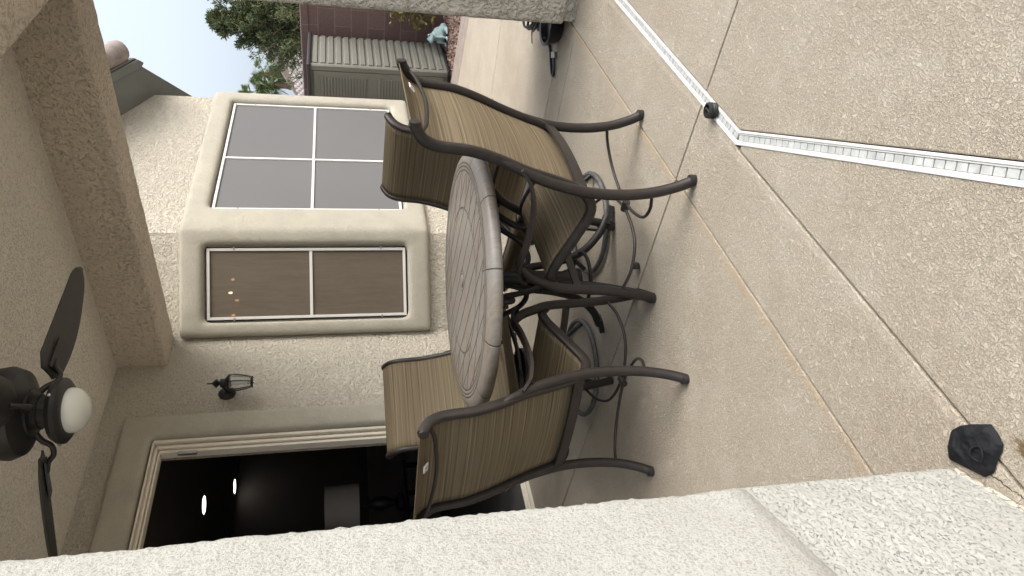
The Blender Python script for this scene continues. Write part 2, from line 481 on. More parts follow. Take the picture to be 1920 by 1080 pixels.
class MB:
    def __init__(s):
        s.v = []; s.f = []
    def add(s, vs, fs):
        k = len(s.v); s.v += [Vector(v) for v in vs]; s.f += [tuple(i + k for i in f) for f in fs]
        return s
    def box(s, lo, hi, mat=None):
        x0, y0, z0 = lo; x1, y1, z1 = hi
        vs = [(x0, y0, z0), (x1, y0, z0), (x1, y1, z0), (x0, y1, z0), (x0, y0, z1), (x1, y0, z1), (x1, y1, z1), (x0, y1, z1)]
        if mat is not None:
            vs = [mat @ Vector(v) for v in vs]
        return s.add(vs, [(0, 3, 2, 1), (4, 5, 6, 7), (0, 1, 5, 4), (1, 2, 6, 5), (2, 3, 7, 6), (3, 0, 4, 7)])
    def prism(s, poly, ext, mat=None):
        """poly: 3D points; ext: vector"""
        nn = len(poly); ext = Vector(ext)
        vs = [Vector(p) for p in poly] + [Vector(p) + ext for p in poly]
        if mat is not None:
            vs = [mat @ v for v in vs]
        fs = [tuple(range(nn))[::-1], tuple(range(nn, 2 * nn))] + [(i, (i + 1) % nn, nn + (i + 1) % nn, nn + i) for i in range(nn)]
        return s.add(vs, fs)
    def tube(s, pts, r, seg=10, sm=4, cap=True, closed=False):
        P, Rr = spline(pts, r, sm, closed)
        nP = len(P)
        ref = None; vs = []
        for i in range(nP):
            a = P[(i - 1) % nP] if (i > 0 or closed) else P[0]
            b = P[(i + 1) % nP] if (i < nP - 1 or closed) else P[-1]
            t = (b - a).normalized()
            if ref is None:
                ref = t.orthogonal().normalized()
            ref = (ref - t * ref.dot(t)).normalized()
            bi = t.cross(ref)
            for k in range(seg):
                an = 2 * pi * k / seg
                vs.append(P[i] + (ref * cos(an) + bi * sin(an)) * Rr[i])
        fs = []
        for i in range(nP if closed else nP - 1):
            j = (i + 1) % nP
            for k in range(seg):
                fs.append((i * seg + k, i * seg + (k + 1) % seg, j * seg + (k + 1) % seg, j * seg + k))
        if cap and not closed:
            fs.append(tuple(range(seg))[::-1]); fs.append(tuple(range((nP - 1) * seg, nP * seg)))
        return s.add(vs, fs)
    def bar(s, pts, side, wd, th, sm=4):
        """flat strap: side = width direction"""
        P, _ = spline(pts, 1, sm)
        vs = []
        side = Vector(side).normalized()
        for i in range(len(P)):
            t = (P[min(i + 1, len(P) - 1)] - P[max(i - 1, 0)]).normalized()
            sd_ = (side - t * side.dot(t)).normalized()
            nn = t.cross(sd_)
            for a, b in ((-1, -1), (1, -1), (1, 1), (-1, 1)):
                vs.append(P[i] + sd_ * a * wd / 2 + nn * b * th / 2)
        fs = [(0, 3, 2, 1), tuple(range(len(vs) - 4, len(vs)))]
        for i in range(len(P) - 1):
            for k in range(4):
                fs.append((i * 4 + k, i * 4 + (k + 1) % 4, i * 4 + 4 + (k + 1) % 4, i * 4 + 4 + k))
        return s.add(vs, fs)
    def lathe(s, prof, seg=24, loc=(0, 0, 0), mat=None):
        vs = []; loc = Vector(loc)
        for (r, z) in prof:
            for k in range(seg):
                an = 2 * pi * k / seg
                v = Vector((r * cos(an), r * sin(an), z))
                vs.append((mat @ v if mat is not None else v) + loc)
        fs = []
        for i in range(len(prof) - 1):
            for k in range(seg):
                fs.append((i * seg + k, i * seg + (k + 1) % seg, (i + 1) * seg + (k + 1) % seg, (i + 1) * seg + k))
        if prof[0][0] > 1e-4:
            fs.append(tuple(range(seg))[::-1])
        if prof[-1][0] > 1e-4:
            fs.append(tuple(range((len(prof) - 1) * seg, len(prof) * seg)))
        return s.add(vs, fs)
    def build(s, name, mat, parent=None, smooth=None, loc=None):
        o = mk(name, s.v, s.f, mat, parent, False, loc)
        if smooth is not None:
            bm = bmesh.new(); bm.from_mesh(o.data)
            bmesh.ops.remove_doubles(bm, verts=bm.verts, dist=1e-5)
            bm.to_mesh(o.data); bm.free()
            auto_smooth(o, smooth)
        else:
            fix(o)
        return o

def spline(pts, r, sm, closed=False):
    pts = [Vector(p) for p in pts]
    n = len(pts)
    rs = r if isinstance(r, (list, tuple)) else [r] * n
    if sm <= 1 or n < 3:
        return pts, list(rs)
    P = []; Rr = []
    rng = n if closed else n - 1
    for i in range(rng):
        p0 = pts[(i - 1) % n] if (i > 0 or closed) else pts[0] * 2 - pts[1]
        p1 = pts[i]; p2 = pts[(i + 1) % n]
        p3 = pts[(i + 2) % n] if (i < n - 2 or closed) else pts[-1] * 2 - pts[-2]
        for k in range(sm):
            t = k / sm
            P.append(0.5 * ((2 * p1) + (p2 - p0) * t + (2 * p0 - 5 * p1 + 4 * p2 - p3) * t * t + (3 * p1 - p0 - 3 * p2 + p3) * t ** 3))
            Rr.append(rs[i] * (1 - t) + rs[(i + 1) % n] * t)
    if not closed:
        P.append(pts[-1]); Rr.append(rs[-1])
    return P, Rr

def thing(name, label, cat, loc=(0, 0, 0), rz=0, group=None):
    o = bpy.data.objects.new(name, None)
    o.empty_display_size = 0.1
    COL.objects.link(o)
    o.location = loc; o.rotation_euler = (0, 0, rz)
    return tag(o, label, cat, group)

def tag(o, label, cat, group=None, kind=None):
    o['label'] = label; o['category'] = cat
    if group: o['group'] = group
    if kind: o['kind'] = kind
    return o

def struct(o, label=None):
    o['kind'] = 'structure'
    if label: o['label'] = label
    return o

def copy_tree(o, parent=None):
    c = o.copy(); COL.objects.link(c); c.parent = parent
    for ch in list(o.children):
        copy_tree(ch, c)
    return c

def remesh(o, vox=0.015, it=8, fac=0.6):
    md = o.modifiers.new('remesh', 'REMESH'); md.mode = 'VOXEL'; md.voxel_size = vox; md.use_smooth_shade = True
    sm = o.modifiers.new('smooth', 'SMOOTH'); sm.iterations = it; sm.factor = fac
    return o

# ================================================================== SETTING: patio floor
GAP = 0.0035
def slab(poly, mat='deck', th=0.10):
    # poly counter-clockwise (x, y); shrink by GAP toward inside, rounded arris by bevel
    n = len(poly); out = []
    for i in range(n):
        p0 = Vector(poly[i - 1]); p1 = Vector(poly[i]); p2 = Vector(poly[(i + 1) % n])
        e1 = (p1 - p0).normalized(); e2 = (p2 - p1).normalized()
        n1 = Vector((-e1.y, e1.x)); n2 = Vector((-e2.y, e2.x))
        k = (n1 + n2); k = k / max(0.3, k.dot(n1)) if k.length > 1e-4 else n1
        out.append(p1 + k * GAP)
    o = MB().prism([(p.x, p.y, -th) for p in out], (0, 0, th)).build('patio', M[mat])
    bevel(o, 0.0035, 2)
    return struct(o, 'sprayed beige concrete patio slab')

DW = 0.021                       # half width of the drain channel
YD = 0.928                       # drain centre line
dv = Vector((-0.9036, -0.4284))  # direction of the second drain run
dnrm = Vector((0.4284, -0.9036)) # pointing to the yard side
BEND = Vector((1.734, YD))
def offs(t, side):
    p = BEND + dv * t + dnrm * side
    return (p.x, p.y)
# mitre points of the channel at the bend
def mitre(side):
    # intersection of y = YD - side(yard negative y) with offset run line
    y = YD - side
    p = BEND + dnrm * side
    t = (y - p.y) / dv.y
    return (p.x + dv.x * t, y)
mi_y = mitre(DW); mi_h = mitre(-DW)
struct(mk('ground', [(-60, -60, -0.11), (120, -60, -0.11), (120, 120, -0.11), (-60, 120, -0.11)], [(0, 1, 2, 3)], M['dirt_shade']), 'bare tan ground beyond the patio')
slab([(-2, 1.25), (2.0, 1.25), (2.0, 4.2), (-2, 4.2)])
slab([(2.0, 1.25), (3.42, 1.25), (3.42, 4.2), (2.0, 4.2)])
slab([(3.42, 1.25), (3.66, 1.25), (3.66, 4.2), (3.42, 4.2)])
slab([(3.66, -3), (5.11, -3), (5.11, 4.2), (3.66, 4.2)], 'deck2')
slab([(5.11, -3), (6.0, -3), (6.0, 0.95), (6.64, 3.0), (6.9, 4.2), (5.11, 4.2)], 'deck2')
slab([(2.0, YD + DW), (3.66, YD + DW), (3.66, 1.25), (2.0, 1.25)])
slab([(-2, 0.955), (mi_h[0] - 0.02, 0.955), mi_h, (2.0, YD + DW), (2.0, 1.25), (-2, 1.25)])
slab([(2.0, -3), (3.66, -3), (3.66, YD - DW), (2.0, YD - DW)])
slab([offs(5.2, DW), (3.0 - 1.0, -3), (2.0, YD - DW), mi_y])
slab([(-3, offs(5.0, -DW)[1]), offs(5.0, -DW), (mi_h[0] - 0.02, YD + DW - 0.016), (mi_h[0] - 0.03, 0.955), (-3, 0.955)])
mkj = mk('patio', [(-3, -3, -0.085), (6.3, -3, -0.085), (6.9, 4.2, -0.085), (-3, 4.2, -0.085)], [(0, 1, 2, 3)], M['joint'])
struct(mkj, 'dark joint bed under the slabs')
# small curb strip and gravel bed by the block wall
cs = MB().prism([(6.03, 0.95, -0.1), (6.40, 0.95, -0.1), (7.22, 3.45, -0.1), (6.95, 4.2, -0.1), (6.67, 3.0, -0.1)], (0, 0, 0.09)).build('path', M['edging'])
bevel(cs, 0.006); struct(cs, 'grey edging strip between the patio and the gravel')

def gravel():
    mb = MB(); rnd = random.Random(3)
    base = [(0, 0, 1), (1, 0, 0), (0, 1, 0), (-1, 0, 0), (0, -1, 0), (0, 0, -1)]
    fs = [(0, 1, 2), (0, 2, 3), (0, 3, 4), (0, 4, 1), (5, 2, 1), (5, 3, 2), (5, 4, 3), (5, 1, 4)]
    for _ in range(5200):
        y = rnd.uniform(1.6, 4.4)
        x = rnd.uniform(6.25 + (y - 0.95) * 0.33, 8.28)
        s_ = rnd.uniform(0.012, 0.028)
        a = rnd.uniform(0, 6.28); rot = Matrix.Rotation(a, 3, 'Z') @ Matrix.Rotation(rnd.uniform(-.6, .6), 3, 'X')
        q = (rnd.uniform(.7, 1.5), rnd.uniform(.7, 1.2), rnd.uniform(.5, .9))
        vs = [rot @ Vector((b[0] * q[0], b[1] * q[1], b[2] * q[2])) * s_ * rnd.uniform(.85, 1.15) + Vector((x, y, -0.075 + rnd.uniform(0, .03))) for b in base]
        mb.add(vs, fs)
    o = mk('gravel', mb.v, mb.f, M['gravel'])
    tag(o, 'reddish brown gravel bed in front of the block wall', 'gravel', kind='stuff')
gravel()

# ================================================================== strip drain
def drain():
    t = thing('strip_drain', 'white slotted strip drain set in the patio and bending at an angle', 'drain', (BEND.x, BEND.y, 0))
    def P(run, s, side, z):
        if run == 0:
            return Vector((s, -side, z))       # along +X, side toward yard = -y
        p = dv * s + dnrm * side
        return Vector((p.x, p.y, z))
    tl = mitre(0)
    for run, L_ in ((0, 3.2), (1, 3.2)):
        def mit(side):
            q = mitre(side)
            v = Vector((q[0] - BEND.x, q[1] - BEND.y))
            return v.x if run == 0 else v.dot(dv)
        def strip(a, b, z0, z1):
            pts = [(P(run, mit(a), a, z0)), (P(run, L_, a, z0)), (P(run, L_, b, z0)), (P(run, mit(b), b, z0))]
            return pts, (0, 0, z1 - z0)
        mb = MB()
        for a, b, z0, z1 in ((-DW - .001, -0.0135, -0.06, 0.003), (0.0145, DW + .001, -0.06, 0.003), (-0.0132, -0.0098, -0.05, 0.0005), (0.0098, 0.0142, -0.05, 0.0005)):
            pts, e = strip(a, b, z0, z1)
            mb.prism(pts, e)
        o = mb.build('channel_edge', M['white'], t); bevel(o, 0.0015, 2)
        mb = MB()
        s_ = max(mit(-.009), mit(.009)) + 0.004
        while s_ < L_ - 0.03:
            a0, a1 = s_, s_ + 0.0250
            pts = [P(run, a0, -0.0092, -0.02), P(run, a1, -0.0092, -0.02), P(run, a1, 0.0092, -0.02), P(run, a0, 0.0092, -0.02)]
            mb.prism(pts, (0, 0, 0.0185))
            s_ += 0.0278
        o = mb.build('grate', M['drainwhite'], t)
        bevel(o, 0.001, 1)
M['drainwhite'] = plain('grey_white_grate', (0.44, 0.45, 0.44), 0.5, 0, 0.25, 30)
drain()

# ================================================================== house
house = thing('house', 'beige stucco house with a bay window and a wide sliding door', 'house', (3.96, 3.95, 0))
def hp(mb, name, mat, smooth=None):
    """build in world coordinates, parent to the house"""
    for v in mb.v:
        v -= Vector(house.location)
    return mb.build(name, M[mat], house, smooth)
TH = 0.16
W = 3.95
mb = MB()
mb.box((3.00, W, -0.05), (3.99, W + TH, 2.9))                 # pier between door and bay
mb.box((-2.0, W, 2.43), (3.00, W + TH, 2.9))                 # over the door
mb.box((-2.0, W, -0.05), (0.6, W + TH, 2.43))
mb.box((0.6, W, -0.12), (3.00, W + TH, -0.012))
C1 = Vector((3.97, 3.95)); C2 = Vector((4.53, 3.39))
cd = (C2 - C1).normalized(); cn = Vector((-cd.y, cd.x)) * -1   # outward normal: (-.7,-.7)
cn = Vector((-0.70711, -0.70711))
clen = (C2 - C1).length
def CP(s, off, z):
    p = C1 + cd * s + cn * off
    return Vector((p.x, p.y, z))
# chamfer wall pieces around its window, 0.115 .. 0.68 along it
wa, wb = 0.118, 0.685
for s0, s1, z0, z1 in ((0, clen, -0.05, 0.70), (0, clen, 2.18, 4.1), (0, wa, 0.70, 2.18), (wb, clen, 0.70, 2.18)):
    poly = [CP(s0, 0, z0), CP(s1, 0, z0), CP(s1, -TH, z0), CP(s0, -TH, z0)]
    mb.prism(poly, (0, 0, z1 - z0))
# main bay wall with sloping top
YB = 3.39
XE = 6.745
def zt(x): return 3.109 - 0.477 * (x - 6.327)
def wallpoly(x0, x1, z0, z1=None):
    if z1 is None:
        pts = [(x0, YB, z0), (x1, YB, z0), (x1, YB, zt(x1) + 0.01), (x0, YB, zt(x0) + 0.01)]
    else:
        pts = [(x0, YB, z0), (x1, YB, z0), (x1, YB, z1), (x0, YB, z1)]
    mb.prism(pts, (0, TH, 0))
wallpoly(4.53, XE, -0.12, 0.69); wallpoly(4.53, XE, 2.18); wallpoly(4.53, 4.81, 0.69, 2.18); wallpoly(6.605, XE, 0.69, 2.18)
# end return, chamfered away
mb.prism([(XE, YB, -0.12), (XE + 0.35, YB + 0.35, -0.12), (XE + 0.35, YB + 5.4, -0.12), (XE + 0.27, YB + 5.4, -0.12), (XE + 0.27, YB + 0.42, -0.12), (XE - 0.02, YB + TH, -0.12)], (0, 0, 3.02))
hp(mb, 'wall', 'wall')

# smooth trim round the bay windows
mb = MB()
off = 0.062
def chq(s0, s1, z0, z1):
    mb.prism([CP(s0, off, z0), CP(s1, off, z0), CP(s1, -0.06, z0), CP(s0, -0.06, z0)], (0, 0, z1 - z0))
q = off * math.tan(pi / 8)
for (s0, s1, z0, z1) in ((-0.0, clen + q, 0.50, 0.682), (-0.0, clen + q, 2.195, 2.37), (-0.0, wa - 0.01, 0.55, 2.3), (wb + 0.01, clen + q, 0.55, 2.3)):
    chq(s0, s1, z0, z1)
for (x0, x1, z0, z1) in ((C2.x - q, 6.79, 0.50, 0.678), (C2.x - q, 6.79, 2.192, 2.37), (C2.x - q, 4.80, 0.55, 2.3), (6.617, 6.79, 0.55, 2.3)):
    mb.box((x0, YB - off, z0), (x1, YB + 0.06, z1))
o = hp(mb, 'bay_window_trim', 'trim'); remesh(o, 0.016, 18, 0.8)

def window(name, label, fpos, u, nrm, w0, w1, z0, z1, mull, screen, rec):
    """framed screen: u = direction along the wall, nrm = outward"""
    wdw = bpy.data.objects.new('window', None); COL.objects.link(wdw); wdw.parent = house
    wdw['label'] = label
    base = Vector(fpos) - Vector(house.location)
    u = Vector(u); nrm = Vector(nrm)
    def bx(mb_, a0, a1, zz0, zz1, d0, d1):
        pts = [base + u * a0 + nrm * d0, base + u * a1 + nrm * d0, base + u * a1 + nrm * d1, base + u * a0 + nrm * d1]
        mb_.prism([p + Vector((0, 0, zz0)) for p in pts], (0, 0, zz1 - zz0))
    fwid = 0.021
    f = MB()
    bx(f, w0, w1, z1 - fwid, z1, -rec, -rec + .022)
    bx(f, w0, w1, z0, z0 + fwid, -rec, -rec + .022)
    bx(f, w0, w0 + fwid, z0 + fwid, z1 - fwid, -rec, -rec + .022)
    bx(f, w1 - fwid, w1, z0 + fwid, z1 - fwid, -rec, -rec + .022)
    bevel(f.build('frame', M['white'], wdw), 0.002)
    for kind, pos in mull:
        f = MB()
        if kind == 'h':
            bx(f, w0 + fwid, w1 - fwid, pos - .011, pos + .011, -rec, -rec + .018)
        else:
            bx(f, pos - .012, pos + .012, z0 + fwid, z1 - fwid, -rec, -rec + .020)
        bevel(f.build('mullion', M['white'], wdw), 0.002)
    f = MB()
    bx(f, w0 + fwid, w1 - fwid, z0 + fwid, z1 - fwid, -rec + .004, -rec + .008)
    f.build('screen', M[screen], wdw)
    for a in (w0 + .15, w1 - .15) if w1 - w0 > 1 else ():
        pass
    for zc in (z0 + (z1 - z0) * .13, z0 + (z1 - z0) * .87):
        for a in (w0, w1):
            f = MB(); bx(f, a - .012, a + .012, zc - .006, zc + .006, -rec + .022, -rec + .028)
            f.build('clip', M['steel'], wdw)
    # dark reveal gasket
    f = MB()
    for (a0, a1, q0, q1) in ((w0 - .012, w1 + .012, z0 - .012, z0 - .001), (w0 - .012, w1 + .012, z1 + .001, z1 + .012), (w0 - .012, w0 - .001, z0, z1), (w1 + .001, w1 + .012, z0, z1)):
        bx(f, a0, a1, q0, q1, -rec - .03, -rec + .006)
    f.build('gasket', M['glide'], wdw)
    return wdw
window('window', 'narrow screened window, its dim interior light painted brown, on the angled side of the bay', (C1.x, C1.y, 0), (cd.x, cd.y, 0), (cn.x, cn.y, 0), wa + .012, wb - .012, 0.695, 2.18, [('h', 1.425)], 'screenL', 0.0)
window('window', 'wide screened window, its sky light painted grey, with a white cross bar frame', (0, YB, 0), (1, 0, 0), (0, -1, 0), 4.815, 6.60, 0.692, 2.178, [('h', 1.418), ('v', 5.60)], 'screenR', 0.0)

# sliding door
dr = bpy.data.objects.new('sliding_door', None); COL.objects.link(dr); dr.parent = house
dr['label'] = 'wide open sliding door with almond frame and dark room behind'
def dp(mb_, name, mat, bev=0.002):
    for v in mb_.v:
        v -= Vector(house.location)
    o = mb_.build(name, M[mat], dr)
    if bev: bevel(o, bev)
    return o
f = MB()
# stepped jamb and head profile
for i, (dx, y0, y1) in enumerate(((0.0, 3.925, 4.10), (0.020, 3.955, 4.10), (0.036, 3.940, 4.10), (0.052, 3.975, 4.10), (0.062, 3.955, 4.10))):
    a = 3.03 - dx; b_ = a - 0.02
    y1 = 4.015
    f.box((b_, y0, 0.012), (a, y1, 2.385 - dx * .62))
    f.box((0.55, y0, 2.385 - dx + 0.001 - 0.0), (a, y1, 2.385 - dx + 0.0195)) if False else f.box((0.55, y0, 2.39 - dx * .62 - 0.012), (b_ , y1, 2.39 - dx * .62))
dp(f, 'door_frame', 'cream')
f = MB(); f.box((0.55, 3.955, -0.01), (2.95, 4.10, 0.022)); f.box((0.55, 3.975, 0.022), (2.95, 3.983, 0.036)); f.box((0.55, 4.03, 0.022), (2.95, 4.04, 0.036))
dp(f, 'threshold', 'cream')
f = MB(); f.box((2.93, 3.95, 2.12), (2.952, 3.975, 2.235)); dp(f, 'latch', 'steel', 0.004)
mb = MB()
mb.box((3.035, W - 0.062, -0.02), (3.22, W + 0.05, 2.59)); mb.box((0.5, W - 0.062, 2.40), (3.22, W + 0.05, 2.59))
o = hp(mb, 'door_trim', 'trim'); remesh(o, 0.015, 14, 0.8)

# dark room inside
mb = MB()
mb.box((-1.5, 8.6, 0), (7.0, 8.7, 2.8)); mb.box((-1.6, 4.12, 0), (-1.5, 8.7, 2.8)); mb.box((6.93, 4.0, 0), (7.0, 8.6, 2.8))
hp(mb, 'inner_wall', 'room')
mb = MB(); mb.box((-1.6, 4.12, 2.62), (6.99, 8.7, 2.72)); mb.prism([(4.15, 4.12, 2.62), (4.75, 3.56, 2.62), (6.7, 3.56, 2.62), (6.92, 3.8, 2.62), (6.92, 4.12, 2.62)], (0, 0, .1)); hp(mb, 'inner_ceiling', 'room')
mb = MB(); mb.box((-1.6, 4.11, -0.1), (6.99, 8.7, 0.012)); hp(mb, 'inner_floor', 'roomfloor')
def ray_at(px, py, z=None, dist=None):
    v = (fw * 1298.7 + r2 * (1080 - py - 540) + d2 * (px - 960)).normalized()
    t = (z - CAM_H) / v.z if z is not None else dist
    return Vector((0, 0, CAM_H)) + v * t
for lab, loc in (('round recessed downlight glowing on the dark room ceiling nearest the door head', (4.33, 6.73, 2.615)), ('round recessed downlight glowing deeper in the dark room, lower in its view', (5.63, 8.38, 2.615))):
    t = thing('downlight', lab, 'ceiling light', loc, 0, 'downlights inside the dark room')
    MB().lathe([(0, -0.004), (0.092, -0.004), (0.092, 0.003)], 24).build('lens', M['can'], t, 40)
    MB().lathe([(0.093, -0.002), (0.115, -0.006), (0.12, 0.003), (0.093, 0.003)], 24).build('trim_ring', M['room'], t, 40)
# floor lamp in the room
t = thing('table_lamp', 'dim table lamp with a drum shade inside the dark room', 'lamp', (4.02, 6.5, 0))
MB().lathe([(0.19, 1.06), (0.225, 1.06), (0.215, 1.40), (0.18, 1.40)], 28).build('lamp_shade', M['shade'], t, 40)
MB().lathe([(0.0, 0.62), (0.09, 0.62), (0.10, 0.66), (0.03, 0.70), (0.07, 0.80), (0.075, 0.88), (0.03, 0.98), (0.012, 1.0), (0.012, 1.2), (0, 1.2)], 20).build('lamp_base', M['fan'], t, 40)
t2 = thing('side_table', 'dark side table under the lamp inside the room', 'table', (4.02, 6.5, 0))
MB().box((-.3, -.3, .58), (.3, .3, .615)).build('table_top', M['iron'], t2)
for a in (-1, 1):
    for b_ in (-1, 1):
        MB().box((a * .26 - .02, b_ * .26 - .02, 0.012), (a * .26 + .02, b_ * .26 + .02, .58)).build('leg', M['iron'], t2)
# sofa, dark
t = thing('sofa', 'dark sofa barely seen inside the unlit room', 'sofa', (5.1, 7.4, 0.012), radians(-20))
bevel(MB().box((-1, -.4, .1), (1, .45, .45)).build('seat', M['roomfloor'], t), .05, 3)
bevel(MB().box((-1, .25, .4), (1, .5, .9)).build('backrest', M['room'], t), .05, 3)
for a in (-1.15, 1.0):
    bevel(MB().box((a, -.4, .05), (a + .15, .5, .62)).build('armrest', M['room'], t), .04, 3)
# chandelier seen through the bay window
t = thing('chandelier', 'small chandelier with warm glowing bulbs behind the narrow bay window', 'chandelier', (5.2, 4.7, 1.9))
cb = [(437, 524), (433, 549), (445, 563), (438, 591)]
base = Vector((5.2, 4.7, 1.9)); pts = []
for i, (px, py) in enumerate(cb):
    v = (fw * 1298.7 + r2 * (1080 - py - 540) + d2 * (px - 960)).normalized()
    dd = (4.75 + (0.1, -0.15, 0.2, 0.0)[i] - 0.0) / (v.x * cos(YAW) + v.y * sin(YAW)) * 1.0
    p = Vector((0, 0, CAM_H)) + v * (6.4 + (0.1, -0.15, 0.15, 0.0)[i])
    pts.append(p)
cc = sum(pts, Vector()) / 4
t.location = cc
for i, p in enumerate(pts):
    d_ = p - cc
    MB().lathe([(0, -0.013), (0.008, -0.010), (0.0115, 0.0), (0.008, 0.012), (0, 0.022)], 10, d_).build('bulb', M['bulb2' if i == 1 else 'bulb'], t, 50)
    MB().tube([(d_.x, d_.y, d_.z - .03), (d_.x * .8, d_.y * .8, d_.z - .1), (0, 0, -.08)], .008, 6).build('arm', M['iron'], t, 60)
MB().lathe([(0, -0.16), (.03, -.12), (.02, 0), (.012, .1), (.012, 2.62 - cc.z), (0, 2.62 - cc.z)], 10).build('stem', M['iron'], t, 60)

# eave of the gable roof
rf = bpy.data.objects.new('roof', None); COL.objects.link(rf); rf.parent = house
rf['label'] = 'grey painted eave with a clay tile at its edge'
def rp(mb_, name, mat, smooth=None):
    for v in mb_.v:
        v -= Vector(house.location)
    return mb_.build(name, M[mat], rf, smooth)
def zs(x, y=0): return 3.109 - 0.477 * (x - 6.327)
def roofslab(poly, z0, z1):
    return MB().prism([(x, y, zs(x) + z0) for x, y in poly], (0, 0, z1 - z0))
rp(roofslab([(3.9, 3.03), (6.62, 3.03), (7.26, 3.66), (7.26, 7), (3.9, 7)], 0.0, 0.06), 'soffit', 'tilegrey')
o = rp(roofslab([(3.9, 2.975), (6.60, 2.975), (6.66, 3.03), (6.62, 3.06), (3.9, 3.06)], -0.03, 0.0), 'moulding', 'tilegrey'); bevel(o, .012, 3)
o = rp(roofslab([(3.9, 2.955), (6.585, 2.955), (6.68, 3.04), (6.66, 3.05), (6.59, 2.975), (3.9, 2.975)], -0.01, 0.10), 'moulding', 'tilegrey'); bevel(o, .02, 3)
rp(roofslab([(3.9, 2.96), (6.60, 2.96), (7.29, 3.64), (7.29, 7), (3.9, 7)], 0.10, 0.13), 'drip_edge', 'tilegrey')
mb = MB()
for i in range(6):
    x1 = 6.57 - i * 0.40; x0 = x1 - 0.46
    mb.tube([(x0, 2.885, zs(x0) + .075), (x1 - .05, 2.885, zs(x1 - .05) + .085), (x1, 2.885, zs(x1) + .085)], [.085, .102, .090], 18, 1)
rp(mb, 'rake_tiles', 'tile', 50)
mb = MB()
for j in range(10):
    for i in range(9):
        x1 = 6.7 - i * .36; y = 3.2 + j * .3
        mb.prism([(x1 - .38, y, zs(x1 - .38) + .135), (x1, y, zs(x1) + .16), (x1, y + .28, zs(x1) + .16), (x1 - .38, y + .28, zs(x1 - .38) + .135)], (0, 0, .03))
rp(mb, 'roof_tiles', 'tile')

# ================================================================== patio cover
cover = thing('patio_cover', 'rough stucco patio cover with flat ceiling and two deep beams overhead', 'patio roof', (3.7, 3.95, 2.41))
def cp(mb_, name, mat):
    for v in mb_.v:
        v -= Vector(cover.location)
    return mb_.build(name, M[mat], cover)
cp(MB().box((-2.0, 1.28, 2.74), (3.72, 3.949, 2.86)), 'ceiling', 'ceiling')
def rough_box(lo, hi, step, amp, sc):
    """box with displaced stucco surface"""
    bm = bmesh.new()
    bmesh.ops.create_cube(bm, size=1)
    size = Vector(hi) - Vector(lo); c = (Vector(hi) + Vector(lo)) / 2
    for v in bm.verts:
        v.co = Vector((v.co.x * size.x, v.co.y * size.y, v.co.z * size.z)) + c
    bmesh.ops.bevel(bm, geom=list(bm.edges), offset=0.02, segments=3, profile=.5, affect='EDGES')
    for _ in range(10):
        es = [e for e in bm.edges if e.calc_length() > step]
        if not es: break
        bmesh.ops.subdivide_edges(bm, edges=es, cuts=1, use_grid_fill=True)
        if len(bm.verts) > 60000: break
    bm.normal_update()
    for v in bm.verts:
        v.co += v.normal * (noise.noise(v.co * sc) * amp + noise.noise(v.co * 3) * amp)
    return bm
def bm_obj(bm, name, mat, parent, off=Vector()):
    for v in bm.verts: v.co -= off
    for f_ in bm.faces: f_.smooth = True
    me = bpy.data.meshes.new(name); bm.to_mesh(me); bm.free(); me.materials.append(mat)
    o_ = bpy.data.objects.new(name, me); COL.objects.link(o_); o_.parent = parent
    return o_
cl = Vector(cover.location)
bm_obj(rough_box((3.70, 1.00, 2.41), (3.99, 3.96, 3.05), .05, .003, 30), 'beam', M['beam'], cover, cl)
bm_obj(rough_box((-1.0, 1.02, 2.412), (3.71, 1.30, 3.04), .05, .003, 30), 'beam', M['beam'], cover, cl)

# right post
t = thing('stucco_post', 'wide rough stucco post holding up the patio cover corner', 'post', (3.8, 0.9, 0))
bm_obj(rough_box((3.44, 0.55, 0.06), (4.25, 1.24, 2.412), .03, .003, 34), 'shaft', M['post'], t, Vector((3.8, .9, 0)))
MB().box((-.335, -.32, 0.001), (.43, .325, .075)).build('plinth', M['post'], t)

